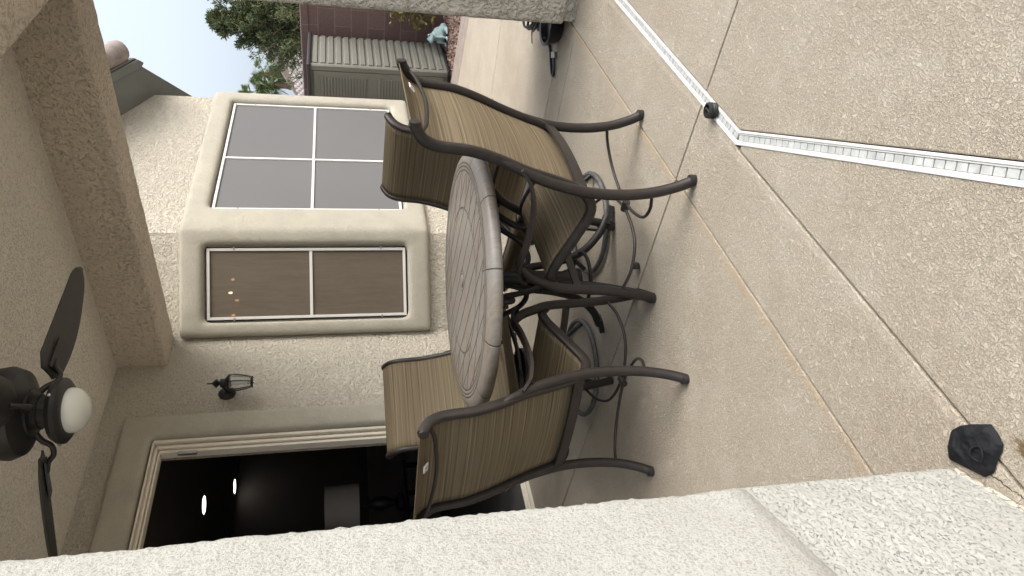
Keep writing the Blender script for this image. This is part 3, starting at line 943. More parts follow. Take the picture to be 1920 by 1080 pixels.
# near wall on the left, real relief
def near_wall():
    c = Vector((0.619, 1.038)); d = Vector((-0.8882, -0.4594)); nb = Vector((-0.4594, 0.8882))   # d: along face away from the corner, nb: into the wall
    R0 = 0.03
    # path: points from the back of the end face, round the corner, then along the front face
    path = []
    s_ = 0.34
    while s_ > R0: 
        path.append((c + nb * s_, -d)); s_ -= 0.02
    cen = c + d * R0 + nb * R0
    for k in range(13):
        a = (pi / 2) * k / 12
        nrm = (-d) * cos(a) + (-nb) * sin(a)
        path.append((cen + nrm * R0, nrm))
    s_ = R0 + 0.0035
    while s_ < 0.44:
        path.append((c + d * s_, -nb)); s_ += 0.0035
    while s_ < 1.0:
        path.append((c + d * s_, -nb)); s_ += 0.04
    zsx = []
    z = 0.035
    while z < 2.43:
        zsx.append(z); z += 0.0042 if z < 1.9 else 0.03
    vs = []; nx = len(path)
    for z in zsx:
        k = min(1, max(0, (z - 0.505) / 0.075)); pop = 0.042 * sqrt(1 - (1 - k) ** 2) if k < 1 else 0.042
        for (p, nrm) in path:
            q = Vector((p.x, p.y, z))
            if z < 0.53:
                a = noise.noise(q * 75 + Vector((noise.noise(q * 40) * 1.2, 0, 0)))
                a2 = noise.noise(q * 32 + Vector((5, 3, 1)))
                h = min(0.0, a) * 0.005 + min(.1, a2) * 0.002
            else:
                a = noise.noise(q * 120); a2 = noise.noise(q * 55)
                h = a * 0.0010 + a2 * 0.0008 + noise.noise(q * 9) * .003
                e_ = 1 - abs(nrm.dot(-nb))          # rough broken arris along the corner
                if e_ > .02: h += min(1, e_ * 3) * (noise.noise(q * 95) * .0042 + noise.noise(q * 38) * .003)
            r_ = p + nrm * h - nb * pop + d * (1.65 * pop)
            vs.append((r_.x, r_.y, z))
    fs = []
    for i in range(len(zsx) - 1):
        for j in range(nx - 1):
            fs.append((i * nx + j, i * nx + j + 1, (i + 1) * nx + j + 1, (i + 1) * nx + j))
    # close the back
    b0 = c + nb * .36; b1 = c + d * 1.0 + nb * .36
    k = len(vs)
    vs += [(b0.x, b0.y, .035), (b1.x, b1.y, .035), (b1.x, b1.y, 2.43), (b0.x, b0.y, 2.43)]
    fs += [(k, k + 1, k + 2, k + 3)]
    o_ = mk('stucco_wall', vs, fs, M['nearwall'], None, True)
    t_ = thing('stucco_wall', 'bright rough stucco wall corner filling the near left foreground', 'wall', (c.x, c.y, 0))
    o_.name = 'wall_face'; o_.data.name = 'wall_face'
    o_.data.transform(Matrix.Translation((-c.x, -c.y, 0))); o_.parent = t_
    e = [Vector((0, 0)) + d * .01 + nb * .01, d * 1.0 + nb * .01, d * 1.0 + nb * .33, d * .01 + nb * .33]
    MB().prism([(p.x, p.y, 0.001) for p in e], (0, 0, .06)).build('weep_base', M['post'], t_)
near_wall()

# ================================================================== chairs
RAIL = [(-.170, .978), (-.150, .970), (-.118, .948), (-.096, .908), (-.088, .855), (-.082, .80), (-.068, .745), (-.045, .68), (-.012, .60), (.022, .50), (.048, .425), (.085, .368), (.15, .345), (.26, .383), (.38, .432), (.44, .440), (.475, .415)]
def hw(i):      # half width along the rail
    return .246 if i < 3 else (.243 if i < 9 else .236)

def make_sling(parent, mat):
    P, _ = spline([Vector((0, y, z)) for y, z in RAIL], 1, 5)
    W_, _ = spline([Vector((hw(i), 0, 0)) for i in range(len(RAIL))], 1, 5)
    nU = 13; vs = []; uvs = []; fs = []
    acc = 0
    for i, p in enumerate(P):
        if i: acc += (P[i] - P[i - 1]).length
        tdir = (P[min(i + 1, len(P) - 1)] - P[max(i - 1, 0)]).normalized()
        nrm = Vector((0, tdir.z, -tdir.y))     # toward back/below
        fr = i / (len(P) - 1)
        sag = 0.016 * sin(pi * min(1, max(0, fr)))
        for k in range(nU):
            u = -1 + 2 * k / (nU - 1)
            q = p + Vector((u * (W_[i].x - .006), 0, 0)) - nrm * (sag * (1 - u * u) * -1 + .009)
            vs.append(q); uvs.append((u * W_[i].x, acc))
    for i in range(len(P) - 1):
        for k in range(nU - 1):
            a = i * nU + k
            fs.append((a, a + 1, a + nU + 1, a + nU))
    o = mk('sling', vs, fs, mat, parent, True)
    uvl = o.data.uv_layers.new(name='UVMap')
    for lp in o.data.loops:
        uvl.data[lp.index].uv = uvs[lp.vertex_index]
    sd_ = o.modifiers.new('solid', 'SOLIDIFY'); sd_.thickness = .003; sd_.offset = 0
    return o

def rail_obj(s, parent):
    mb = MB()
    P, _ = spline([Vector((s * (hw(i) + .004), y, z)) for i, (y, z) in enumerate(RAIL)], 1, 6)
    # rounded-rectangular section
    prof = []
    for k in range(12):
        a = 2 * pi * k / 12
        ca, sa = cos(a), sin(a)
        prof.append((abs(ca) ** .7 * (1 if ca > 0 else -1) * .013, abs(sa) ** .7 * (1 if sa > 0 else -1) * .019))
    vs = []; fs = []
    for i, p in enumerate(P):
        t_ = (P[min(i + 1, len(P) - 1)] - P[max(i - 1, 0)]).normalized()
        X = Vector((1, 0, 0)); X = (X - t_ * X.dot(t_)).normalized(); Nn = t_.cross(X)
        for a, b in prof:
            vs.append(p + X * a + Nn * b)
    n_ = 12
    for i in range(len(P) - 1):
        for k in range(n_):
            fs.append((i * n_ + k, i * n_ + (k + 1) % n_, (i + 1) * n_ + (k + 1) % n_, (i + 1) * n_ + k))
    fs.append(tuple(range(n_))[::-1]); fs.append(tuple(range((len(P) - 1) * n_, len(P) * n_)))
    mb.add(vs, fs)
    return mb.build('side_rail', M['frame'], parent, 50)

def upper(t, tagged, slingmat):
    make_sling(t, slingmat)
    for s in (-1, 1):
        rail_obj(s, t)
        MB().bar([(s * .262, -.03, .625), (s * .27, .03, .585), (s * .283, .12, .566), (s * .288, .24, .570), (s * .280, .34, .582), (s * .270, .40, .574), (s * .266, .43, .545)], (1, 0, 0), .040, .011, 5).build('armrest', M['frame'], t, 50)
        MB().lathe([(0, -.003), (.017, -.003), (.017, .004), (0, .006)], 10, (s * .25, -.172, .977), Matrix.Rotation(pi / 2, 3, 'X')).build('end_cap', M['frame'], t, 50)
    MB().tube([(-.243, -.140, .950), (-.17, -.137, .930), (0, -.135, .916), (.17, -.137, .930), (.243, -.140, .950)], .007, 8, 6).build('top_rod', M['frame'], t, 60)
    if tagged:
        o = MB().box((-.018, -.0015, -.012), (.018, .0015, .012)).build('care_tag', M['paper'], t)
        o.location = (tagged[0], -.154, .957); o.rotation_euler = (radians(50), 0, 0)
        for zz, w_ in ((.004, .012), (-.001, .009), (-.006, .011)):
            MB().box((-w_, -.0022, zz - .0012), (w_, -.0016, zz + .0012)).build('print', M['tagink'], o)
    MB().bar([(-.25, .050, .395), (-.12, .028, .398), (0, .020, .40), (.12, .028, .398), (.25, .050, .395)], (0, -.25, 1), .040, .010, 4).build('rear_crossbar', M['frame'], t, 50)

def make_chair(tagged=(0.06,)):
    t = thing('patio_chair', 'x', 'chair')
    upper(t, tagged, M['sling'])
    for s in (-1, 1):
        o = MB().tube([(s * .266, -.004, .002), (s * .264, .025, .06), (s * .262, .05, .14), (s * .261, .062, .24), (s * .26, .058, .36), (s * .259, .036, .47), (s * .257, .004, .57), (s * .255, -.035, .655), (s * .25, -.055, .70)], [.0190] * 7 + [.0145, .008], 14, 4).build('leg', M['frame'], t, 50)
        MB().lathe([(0, 0), (.0194, 0), (.0198, .018), (.0190, .022), (0, .022)], 14, (s * .266, -.004, 0.0005), None).build('glide', M['glide'], o, 50)
        o = MB().tube([(s * .268, .36, .572), (s * .264, .405, .535), (s * .26, .44, .475), (s * .258, .468, .41), (s * .257, .48, .30), (s * .257, .49, .19), (s * .258, .508, .09), (s * .259, .53, .002)], [.014] + [.0190] * 7, 14, 4).build('leg', M['frame'], t, 50)
        MB().lathe([(0, 0), (.0194, 0), (.0198, .018), (.0190, .022), (0, .022)], 14, (s * .259, .53, 0.0005), None).build('glide', M['glide'], o, 50)
    MB().bar([(-.245, .47, .33), (-.12, .468, .322), (0, .466, .32), (.12, .468, .322), (.245, .47, .33)], (0, 0, 1), .028, .010, 4).build('front_crossbar', M['frame'], t, 50)
    # bowed cross stretcher with a collar in the middle
    cy, cz = .265, .10
    MB().tube([(-.262, .045, .145), (-.245, .13, .125), (-.16, .215, .105), (0, cy - .012, cz), (.16, .215, .105), (.245, .13, .125), (.262, .045, .145)], .0062, 8, 6).build('stretcher', M['frame'], t, 60)
    MB().tube([(-.258, .49, .15), (-.24, .40, .125), (-.16, .315, .105), (0, cy + .012, cz), (.16, .315, .105), (.24, .40, .125), (.258, .49, .15)], .0062, 8, 6).build('stretcher', M['frame'], t, 60)
    MB().tube([(0, cy - .02, cz), (0, cy + .02, cz)], .016, 12, 1).build('collar', M['frame'], t, 60)
    return t

def make_swivel():
    t = thing('swivel_chair', 'x', 'chair')
    upper(t, None, M['sling'])
    for s in (-1, 1):
        MB().tube([(s * .268, .36, .572), (s * .262, .42, .53), (s * .255, .46, .47), (s * .245, .462, .425)], .0145, 12, 4).build('arm_support', M['frame'], t, 50)
        MB().tube([(s * .257, .02, .48), (s * .259, -.01, .58), (s * .255, -.04, .66)], .013, 12, 4).build('arm_support', M['frame'], t, 50)
        MB().bar([(s * .10, .08, .345), (s * .10, .24, .335), (s * .10, .42, .38)], (1, 0, 0), .035, .012, 4).build('seat_bracket', M['iron'], t, 50)
    MB().tube([(.24 * cos(a), .25 + .24 * sin(a), .018) for a in [2 * pi * k / 16 for k in range(16)]], .0125, 12, 3, closed=True).build('base_ring', M['dusty'], t, 60)
    MB().lathe([(0, .13), (.035, .13), (.035, .30), (.11, .305), (.11, .335), (0, .335)], 16, (0, .25, 0)).build('swivel_column', M['iron'], t, 50)
    for k in range(4):
        a = pi / 4 + k * pi / 2
        MB().tube([(.23 * cos(a), .25 + .23 * sin(a), .024), (.17 * cos(a), .25 + .17 * sin(a), .09), (.06 * cos(a), .25 + .06 * sin(a), .17), (.02 * cos(a), .25 + .02 * sin(a), .18)], .011, 10, 4).build('strut', M['iron'], t, 50)
    MB().bar([(-.235, .40, .40), (0, .40, .375), (.235, .40, .40)], (0, 1, 0), .03, .012, 4).build('front_crossbar', M['frame'], t, 50)
    return t

GRP = 'sling chairs around the round patio table'
chA = make_chair()
chA.location = (2.142, 1.192, 0); chA.rotation_euler = (0, 0, radians(3))
chA['label'] = 'four legged striped sling chair with its back to the far post, tagged at the top'
chA['group'] = GRP
chB = copy_tree(chA)
chB.location = (1.455, 2.005, 0); chB.rotation_euler = (0, 0, radians(-85.0))
chB.scale = (.95, .97, .985)
chB['label'] = 'four legged striped sling chair nearest the open sliding door and near wall'
sw = make_swivel()
def put(o, back, facing):
    f_ = Vector(facing).normalized()
    o.location = (back[0] + f_.x * .18, back[1] + f_.y * .18, 0)
    o.rotation_euler = (0, 0, atan2(-f_.x, f_.y))
put(sw, (3.02, 1.765), (-.957, .289))
sw['label'] = 'darker swivel sling chair beyond the table, in front of the grey bay window'
sw['group'] = GRP
sw2 = copy_tree(sw)
put(sw2, (2.37, 2.95), (-.276, -.961))
sw2['label'] = 'swivel sling chair beyond the table, between the wall lantern and the door'

# ================================================================== table
tb = thing('round_table', 'round faux wood patio table with grooved top and black scroll base', 'table', (2.15, 1.855, 0), radians(0))
MB().lathe([(0, .712), (.30, .712), (.44, .712), (.452, .7105), (.468, .712), (.485, .711), (.500, .708), (.518, .702), (.532, .690), (.534, .672), (.526, .660), (.50, .656), (0, .656)], 96).build('table_top', M['table'], tb, 50)
MB().lathe([(.024, .711), (.024, .716), (.018, .718), (0, .718)], 20).build('umbrella_plug', M['table'], tb, 50)
MB().lathe([(.30, .635), (.32, .635), (.32, .661), (.30, .661)], 40).build('apron', M['iron'], tb, 50)
MB().lathe([(0, .20), (.045, .20), (.05, .24), (.035, .28), (.04, .40), (.055, .44), (.035, .48), (.035, .655), (0, .655)], 20).build('pedestal', M['iron'], tb, 50)
for k in range(3):
    a = radians(207) + k * 2 * pi / 3
    e = Vector((cos(a), sin(a), 0))
    def E_(r, z): return e * r + Vector((0, 0, z))
    lg = MB().tube([E_(.03, .50), E_(.055, .42), E_(.075, .30), E_(.12, .18), E_(.20, .09), E_(.29, .035)], [.014, .016, .017, .017, .018, .020], 12, 5).build('leg', M['iron'], tb, 50)
    side_ = Vector((-sin(a), cos(a), 0))
    MB().bar([E_(.25, .045), E_(.31, .02), E_(.335, .0125)], tuple(side_), .038, .024, 3).build('foot', M['iron'], lg, 50)
    MB().tube([E_(.04, .46), E_(.09, .42), E_(.16, .44), E_(.22, .52), E_(.27, .60), E_(.32, .63), E_(.34, .60), E_(.32, .575), E_(.30, .59)], .012, 10, 5).build('scroll_bracket', M['iron'], tb, 60)
MB().tube([(.115 * cos(t_), .115 * sin(t_), .19) for t_ in [2 * pi * k / 16 for k in range(16)]], .008, 8, 2, closed=True).build('base_ring', M['iron'], tb, 60)

# ================================================================== ceiling fan
FX, FY = 1.83, 2.165
fan = thing('ceiling_fan', 'black ceiling fan with curved blades and a white globe light', 'ceiling fan', (FX, FY, 2.74))
def fz(z): return z - 2.765
MB().lathe([(0, 0), (.07, 0), (.075, -.02), (.045, -.07), (.015, -.08), (0, -.08)], 24).build('canopy', M['fan'], fan, 50)
MB().tube([(0, 0, -.07), (0, 0, fz(2.45))], .013, 12, 1).build('downrod', M['fan'], fan, 50)
MB().lathe([(0, fz(2.47)), (.05, fz(2.47)), (.115, fz(2.44)), (.16, fz(2.40)), (.165, fz(2.36)), (.15, fz(2.325)), (.10, fz(2.305)), (.085, fz(2.30)), (.085, fz(2.292)), (.075, fz(2.290)), (0, fz(2.290))], 40).build('motor', M['fan'], fan, 35)
MB().lathe([(0, fz(2.29)), (.062, fz(2.29)), (.064, fz(2.27)), (.058, fz(2.268)), (.058, fz(2.245)), (.062, fz(2.24)), (0, fz(2.24))], 32).build('switch_housing', M['fan'], fan, 35)
MB().lathe([(0, fz(2.24)), (.07, fz(2.24)), (.105, fz(2.228)), (.118, fz(2.21)), (.118, fz(2.195)), (.105, fz(2.185)), (.081, fz(2.183)), (0, fz(2.19))], 40).build('light_fitter', M['fan'], fan, 35)
MB().lathe([(.078, fz(2.186)), (.082, fz(2.175)), (.078, fz(2.155)), (.064, fz(2.135)), (.041, fz(2.122)), (.018, fz(2.117)), (0, fz(2.116))], 40).build('globe', M['globe'], fan, 60)
for k in range(3):
    a = 2 * pi * k / 3 + .3
    MB().lathe([(0, 0), (.006, 0), (.006, .012), (0, .014)], 10, (0.112 * cos(a), .112 * sin(a), fz(2.212)), (Matrix.Rotation(a, 3, 'Z') @ Matrix.Rotation(pi / 2, 3, 'Y'))).build('screw', M['steel'], fan, 50)
BL = .73
def blade_mesh(a):
    R_ = Matrix.Rotation(a, 4, 'Z')
    pitch = Matrix.Rotation(radians(-12), 4, 'X')
    vs = []; fs = []
    nS, nW = 22, 7
    for i in range(nS + 1):
        u = i / nS
        r = .17 + (BL - .17) * u
        # sickle outline: one nearly straight edge, one full edge, rounded tip and root
        end = sqrt(max(0.0, 1 - max(0, (u - .86) / .145) ** 2)) * (.55 + 5 * u if u < .09 else 1)
        wn = (.074 - .032 * u) * end
        wp = (.058 + .046 * sin(pi * min(1, u ** .9)) - .022 * u) * end
        sweep = -.012 * u
        for j in range(nW):
            y = -1 + 2 * j / (nW - 1)
            z = .004 * y * y + .006 * u
            v = pitch @ Vector((0, (y * wp if y > 0 else y * wn) + sweep, z))
            vs.append(R_ @ Vector((r, v.y, v.z + fz(2.29))))
    for i in range(nS):
        for j in range(nW - 1):
            q0 = i * nW + j
            fs.append((q0, q0 + 1, q0 + nW + 1, q0 + nW))
    return vs, fs
for k in range(3):
    a = radians(-4) + k * 2 * pi / 3
    vs, fs = blade_mesh(a)
    o = mk('blade', vs, fs, M['blade'], fan, True)
    md = o.modifiers.new('solid', 'SOLIDIFY'); md.thickness = .007; md.offset = 0
    e = Vector((cos(a), sin(a), 0)); sd_ = Vector((-sin(a), cos(a), 0))
    ir = MB()
    ir.tube([e * .07 + Vector((0, 0, fz(2.305))), e * .11 + Vector((0, 0, fz(2.285))), e * .135 + Vector((0, 0, fz(2.255))), e * .17 + Vector((0, 0, fz(2.252))), e * .20 + Vector((0, 0, fz(2.272))), e * .24 + Vector((0, 0, fz(2.28)))], [.011, .011, .010, .010, .010, .008], 8, 5)
    ir.bar([e * .19 + Vector((0, 0, fz(2.280))), e * .25 + Vector((0, 0, fz(2.281))), e * .33 + Vector((0, 0, fz(2.279)))], tuple(sd_ + Vector((0, 0, -.26))), .055, .006, 3)
    ir.build('blade_iron', M['fan'], o, 50)

# ================================================================== wall lantern
LX, LZ = 3.41, 1.985
lan = thing('wall_lantern', 'small black glass lantern mounted on the stucco wall by the door', 'wall light', (LX, 3.95, LZ))
RX = Matrix.Rotation(pi / 2, 3, 'X')
MB().lathe([(0, 0), (.055, 0), (.058, .008), (.045, .022), (.025, .032), (0, .036)], 24, (0, 0, 0), RX).build('backplate', M['iron'], lan, 50)
LY = -.115
MB().tube([(0, -.03, 0), (0.0, -.06, .005), (.0, -.09, .022), (.0, LY, .03)], .013, 10, 4).build('arm', M['iron'], lan, 50)
MB().lathe([(0, .12), (.004, .118), (.005, .085), (.010, .08), (.028, .062), (.030, .055), (.014, .04), (.012, .035), (.030, .03), (.032, .0), (.045, -.012), (.058, -.022), (.062, -.03), (0, -.03)], 12, (0, LY, 0)).build('cap', M['iron'], lan, 35)
MB().lathe([(.052, -.03), (.056, -.05), (.054, -.09), (.044, -.14), (.034, -.17)], 6, (0, LY, 0)).build('glass', M['lglass'], lan)
for k in range(6):
    a = k * pi / 3
    e = Vector((cos(a), sin(a), 0)); L0 = Vector((0, LY, 0))
    MB().tube([L0 + e * .054 + Vector((0, 0, -.028)), L0 + e * .058 + Vector((0, 0, -.055)), L0 + e * .056 + Vector((0, 0, -.09)), L0 + e * .046 + Vector((0, 0, -.14)), L0 + e * .036 + Vector((0, 0, -.172)), L0 + e * .040 + Vector((0, 0, -.18))], .0042, 6, 3).build('cage_bar', M['iron'], lan, 60)
MB().lathe([(0, -.178), (.03, -.178), (.037, -.172), (.033, -.166), (0, -.166)], 12, (0, LY, 0)).build('bottom_cap', M['iron'], lan, 50)
MB().lathe([(0, -.15), (.012, -.14), (.014, -.09), (.016, -.04), (0, -.035)], 12, (0, LY, 0)).build('bulb', M['globe'], lan, 50)

# ================================================================== small things on the floor
t = thing('drain_cap', 'small black ribbed round cap standing on the white strip drain', 'cap', (1.905, .925, 0.0035))
MB().lathe([(0, 0), (.026, 0), (.0265, .006), (.024, .008), (.0265, .012), (.024, .016), (.0265, .020), (.025, .027), (.019, .029), (.018, .018), (0, .018)], 24).build('cap_body', M['glide'], t, 40)
MB().tube([(-.017, 0, .0235), (.017, 0, .0235)], .0035, 8, 1).build('cap_rib', M['glide'], t, 50)
o = MB().lathe([(0, 0), (.015, 0), (.0165, .006), (.015, .022), (.010, .026), (0, .027)], 14).build('chair_glide', M['glide'], None, 40)
o.location = (2.035, 1.705, 0.016); o.rotation_euler = (radians(82), 0, radians(35))
tag(o, 'loose little black rubber chair foot lying alone on the floor', 'rubber foot')

def vinyl():
    # crumpled sheet, irregular outline traced on the floor, draped over a low lump
    out = [(.661, .990), (.655, .968), (.640, .944), (.626, .926), (.613, .910), (.590, .914), (.573, .920), (.566, .932), (.561, .952), (.550, .976), (.556, 1.000), (.590, 1.020), (.625, 1.040), (.645, 1.022)]
    c = Vector((.606, .965)); vs = []; fs = []
    n_ = 110; rings = 34
    pts, _ = spline([Vector((x, y, 0)) for x, y in out], 1, 1, True)
    def at(k):
        u = k / n_ * len(pts); i = int(u) % len(pts); f_ = u - int(u)
        return pts[i].lerp(pts[(i + 1) % len(pts)], f_)
    for r in range(rings + 1):
        q = r / rings
        for k in range(n_):
            p = at(k); x = c.x + (p.x - c.x) * q; y = c.y + (p.y - c.y) * q
            h = .008 * (1 - q ** 3) + .006
            h += ((.5 - abs(noise.noise(Vector((x * 22, y * 22, 2))))) * .014 + (.5 - abs(noise.noise(Vector((x * 60, y * 60, 7))))) * .004) * (1 - q ** 8)
            if q > .97: h = .003
            vs.append((x - c.x, y - c.y, h))
    for r in range(rings):
        for k in range(n_):
            fs.append((r * n_ + k, r * n_ + (k + 1) % n_, (r + 1) * n_ + (k + 1) % n_, (r + 1) * n_ + k))
    o_ = mk('plastic_bag', vs, fs, M['vinyl'], None, True, (c.x, c.y, 0))
    MB().tube([(-.022 + .014 * cos(a), -.004 + .014 * sin(a), .026 + .003 * sin(2 * a)) for a in [2 * pi * k / 12 for k in range(12)]], .0022, 8, 3, closed=True).build('rolled_lip', M['vinyl'], o_, 60)
    tag(o_, 'crumpled black plastic bag lying at the foot of the near wall', 'plastic bag')
vinyl()
def crack():
    rnd = random.Random(2)
    pts = [(.557, .990), (.533, .980), (.514, .976), (.500, .968), (.483, .962), (.45, .945)]
    P = []
    for (a, b) in zip(pts, pts[1:]):
        for k in range(5):
            u = k / 5
            P.append(Vector((a[0] + (b[0] - a[0]) * u + rnd.uniform(-.0015, .0015), a[1] + (b[1] - a[1]) * u + rnd.uniform(-.002, .002), .0006)))
    vs = []; fs = []
    for p in P:
        w_ = rnd.uniform(.0006, .0016)
        vs += [p + Vector((0, w_, 0)), p - Vector((0, w_, 0))]
    for i in range(len(P) - 1):
        fs.append((2 * i, 2 * i + 1, 2 * i + 3, 2 * i + 2))
    struct(mk('crack', vs, fs, M['joint']), 'thin dark crack in the patio beside the near wall')
    vs = []; fs = []
    c = Vector((.538, .893, 0))
    for i in range(260):
        a = rnd.gauss(.1, .5) + (pi if rnd.random() < .5 else 0)
        p = c + Vector((rnd.gauss(0, .012), rnd.gauss(0, .006), 0))
        d = Vector((cos(a), sin(a), rnd.uniform(-.1, .25))) * rnd.uniform(.004, .011)
        w_ = Vector((-sin(a), cos(a), 0)) * .0005
        k = len(vs); z = Vector((0, 0, rnd.uniform(.001, .005)))
        vs += [p + z - w_, p + z + w_, p + d + z + w_, p + d + z - w_]; fs.append((k, k + 1, k + 2, k + 3))
    o_ = mk('dry_grass', vs, fs, M['straw'])
    tag(o_, 'small tuft of dry brown grass blown on the concrete', 'dry grass', kind='stuff')
M['straw'] = plain('straw', (0.16, 0.115, 0.06), 0.9, 0, 0.4, 200)
crack()

# hose bundle at the post
t = thing('black_planter', 'small glossy black tub tucked behind the stucco post foot', 'tub', (3.70, 1.33, 0))
MB().lathe([(0, 0.001), (.085, 0.001), (.105, .03), (.115, .075), (.12, .08), (.115, .084), (.10, .08), (.09, .05), (0, .05)], 28).build('tub_body', M['hose'], t, 40)
MB().box((.02, .085, .0), (.032, .118, .07)).build('strap', M['steel'], t)
hs = thing('garden_hose', 'coiled black hose with a brass ended tail beside the post foot', 'hose', (3.95, 1.36, 0))
for k in range(6):
    rr = .115 - .006 * (k % 3); z = .02 + k * .017
    MB().tube([(rr * cos(a) + .01 * k, rr * sin(a), z + .012 * sin(a * 2 + k)) for a in [2 * pi * j / 12 for j in range(12)]], .0075, 8, 3, closed=True).build('coil', M['hose'], hs, 60)
MB().tube([(-.06, .09, .03), (-.17, .12, .012), (-.26, .20, .009), (-.315, .235, .010), (-.345, .215, .012), (-.325, .165, .014), (-.30, .13, .016)], .0085, 8, 6).build('tail', M['hose'], hs, 60)
MB().tube([(-.305, .138, .016), (-.29, .11, .018)], .015, 10, 1).build('fitting', M['steel'], hs, 50)
MB().tube([(.0, .08, .08), (.12, .20, .04), (.20, .26, .01), (.26, .20, .01), (.2, .1, .03)], .003, 6, 6).build('cable', M['hose'], hs, 60)

# ================================================================== far garden
# block wall along Y at X = 8.3
bw = thing('block_wall', 'mauve concrete block wall closing off the yard', 'wall', (8.3, 3.0, -.11))
MB().box((0, -6, 0), (.2, 8, 1.62)).build('blocks', M['block'], bw)
bevel(MB().box((-.01, -6, 1.621), (.21, 8, 1.715)).build('cap_course', M['block'], bw), .01)

# storage shed
sh = thing('storage_shed', 'low olive resin storage shed with ribbed side and louvred doors', 'shed', (7.36, 3.27, -.02))
mb = MB(); mb.box((0.012, .012, 0.02), (.80, 1.3, 1.50)); mb.build('body', M['shed'], sh)
mb = MB()
nrib = 17
for i in range(nrib):
    z0 = .05 + i * (1.45 / nrib); hgt = 1.45 / nrib
    # each rib: shallow trapezoid standing out from the side
    mb.prism([(.07, .012, z0 + .006), (.07, -.004, z0 + .018), (.07, -.004, z0 + hgt - .024), (.07, .012, z0 + hgt - .012)], (.73, 0, 0))
mb.build('ribbed_side', M['shed'], sh, 20)
o = MB().box((0, -.004, .02), (.05, .0115, 1.5)).build('corner_post', M['shed'], sh); bevel(o, .006)
o = MB().box((-.012, 0.0, .02), (.0115, .055, 1.5)).build('front_stile', M['shed'], sh); bevel(o, .006)
for d_ in range(2):
    y0 = .06 + d_ * .61
    door = MB().box((-.010, y0, .06), (.0115, y0 + .57, 1.47)).build('door', M['shed'], sh); bevel(door, .005)
    for (z0, z1) in ((.10, .80), (.90, 1.42)):
        mb = MB()
        mb.box((-.016, y0 + .06, z0), (-.0105, y0 + .51, z0 + .012)); mb.box((-.016, y0 + .06, z1 - .012), (-.0105, y0 + .51, z1))
        k = 0
        while z0 + .02 + k * .032 < z1 - .03:
            zz = z0 + .02 + k * .032
            mb.prism([(-.0105, y0 + .06, zz), (-.024, y0 + .06, zz), (-.0105, y0 + .06, zz + .026)], (0, .45, 0)); k += 1
        mb.build('louvre_panel', M['shed'], door)
mb = MB(); mb.prism([(-.05, -.03, 1.50), (-.05, 1.33, 1.50), (.84, 1.33, 1.50), (.84, -.03, 1.50)], (0, 0, .035)); o = mb.build('lid', M['shedlid'], sh); bevel(o, .01, 3)
MB().box((.0, -.012, 0), (.82, 1.32, .02)).build('base_rail', M['shedlid'], sh)

# frog statue
fr = thing('frog_statue', 'pale verdigris frog statue sitting on the gravel', 'statue', (7.93, 3.06, -.045), radians(150))
def blob(name, parts, mat, parent, vox=.008):
    mb_ = MB()
    for (c, r) in parts:
        prof = [(max(0.0001, cos(-pi / 2 + pi * k / 10)) * 1.0, sin(-pi / 2 + pi * k / 10)) for k in range(11)]
        prof[0] = (0, -1); prof[-1] = (0, 1)
        tmp = MB().lathe(prof, 14)
        mb_.add([Vector((v.x * r[0] + c[0], v.y * r[1] + c[1], v.z * r[2] + c[2])) for v in tmp.v], tmp.f)
    o_ = mb_.build(name, mat, parent)
    remesh(o_, vox, 4, .6)
    return o_
blob('body', [((0, 0, .085), (.085, .075, .085)), ((.035, 0, .135), (.055, .055, .06)), ((.075, 0, .185), (.062, .055, .036)), ((.06, .033, .215), (.02, .02, .02)), ((.06, -.033, .215), (.02, .02, .02)),
              ((-.03, .075, .05), (.06, .03, .045)), ((-.03, -.075, .05), (.06, .03, .045)), ((.03, .10, .018), (.06, .025, .016)), ((.03, -.10, .018), (.06, .025, .016)),
              ((.085, .045, .07), (.018, .018, .06)), ((.085, -.045, .07), (.018, .018, .06)), ((.105, .055, .012), (.035, .025, .012)), ((.105, -.055, .012), (.035, .025, .012))], M['frog'], fr)
for s in (-1, 1):
    MB().lathe([(0, -.008), (.006, -.005), (.008, 0), (.006, .005), (0, .008)], 10, (.072, s * .047, .218)).build('eye', M['glide'], fr, 60)

# foliage helper
def leaves(pts, size, rnd, asp=.45, droop=None):
    vs = []; fs = []
    for p in pts:
        d = Vector((rnd.gauss(0, 1), rnd.gauss(0, 1), rnd.gauss(0, 1))).normalized()
        if droop: d = (d + Vector(droop)).normalized()
        s_ = d.orthogonal().normalized(); s_ = Matrix.Rotation(rnd.uniform(0, 6.28), 3, d) @ s_
        L_ = size * rnd.uniform(.6, 1.3)
        k = len(vs)
        vs += [p, p + d * L_ * .5 + s_ * L_ * asp * .5, p + d * L_, p + d * L_ * .5 - s_ * L_ * asp * .5]
        fs.append((k, k + 1, k + 2, k + 3))
    return vs, fs

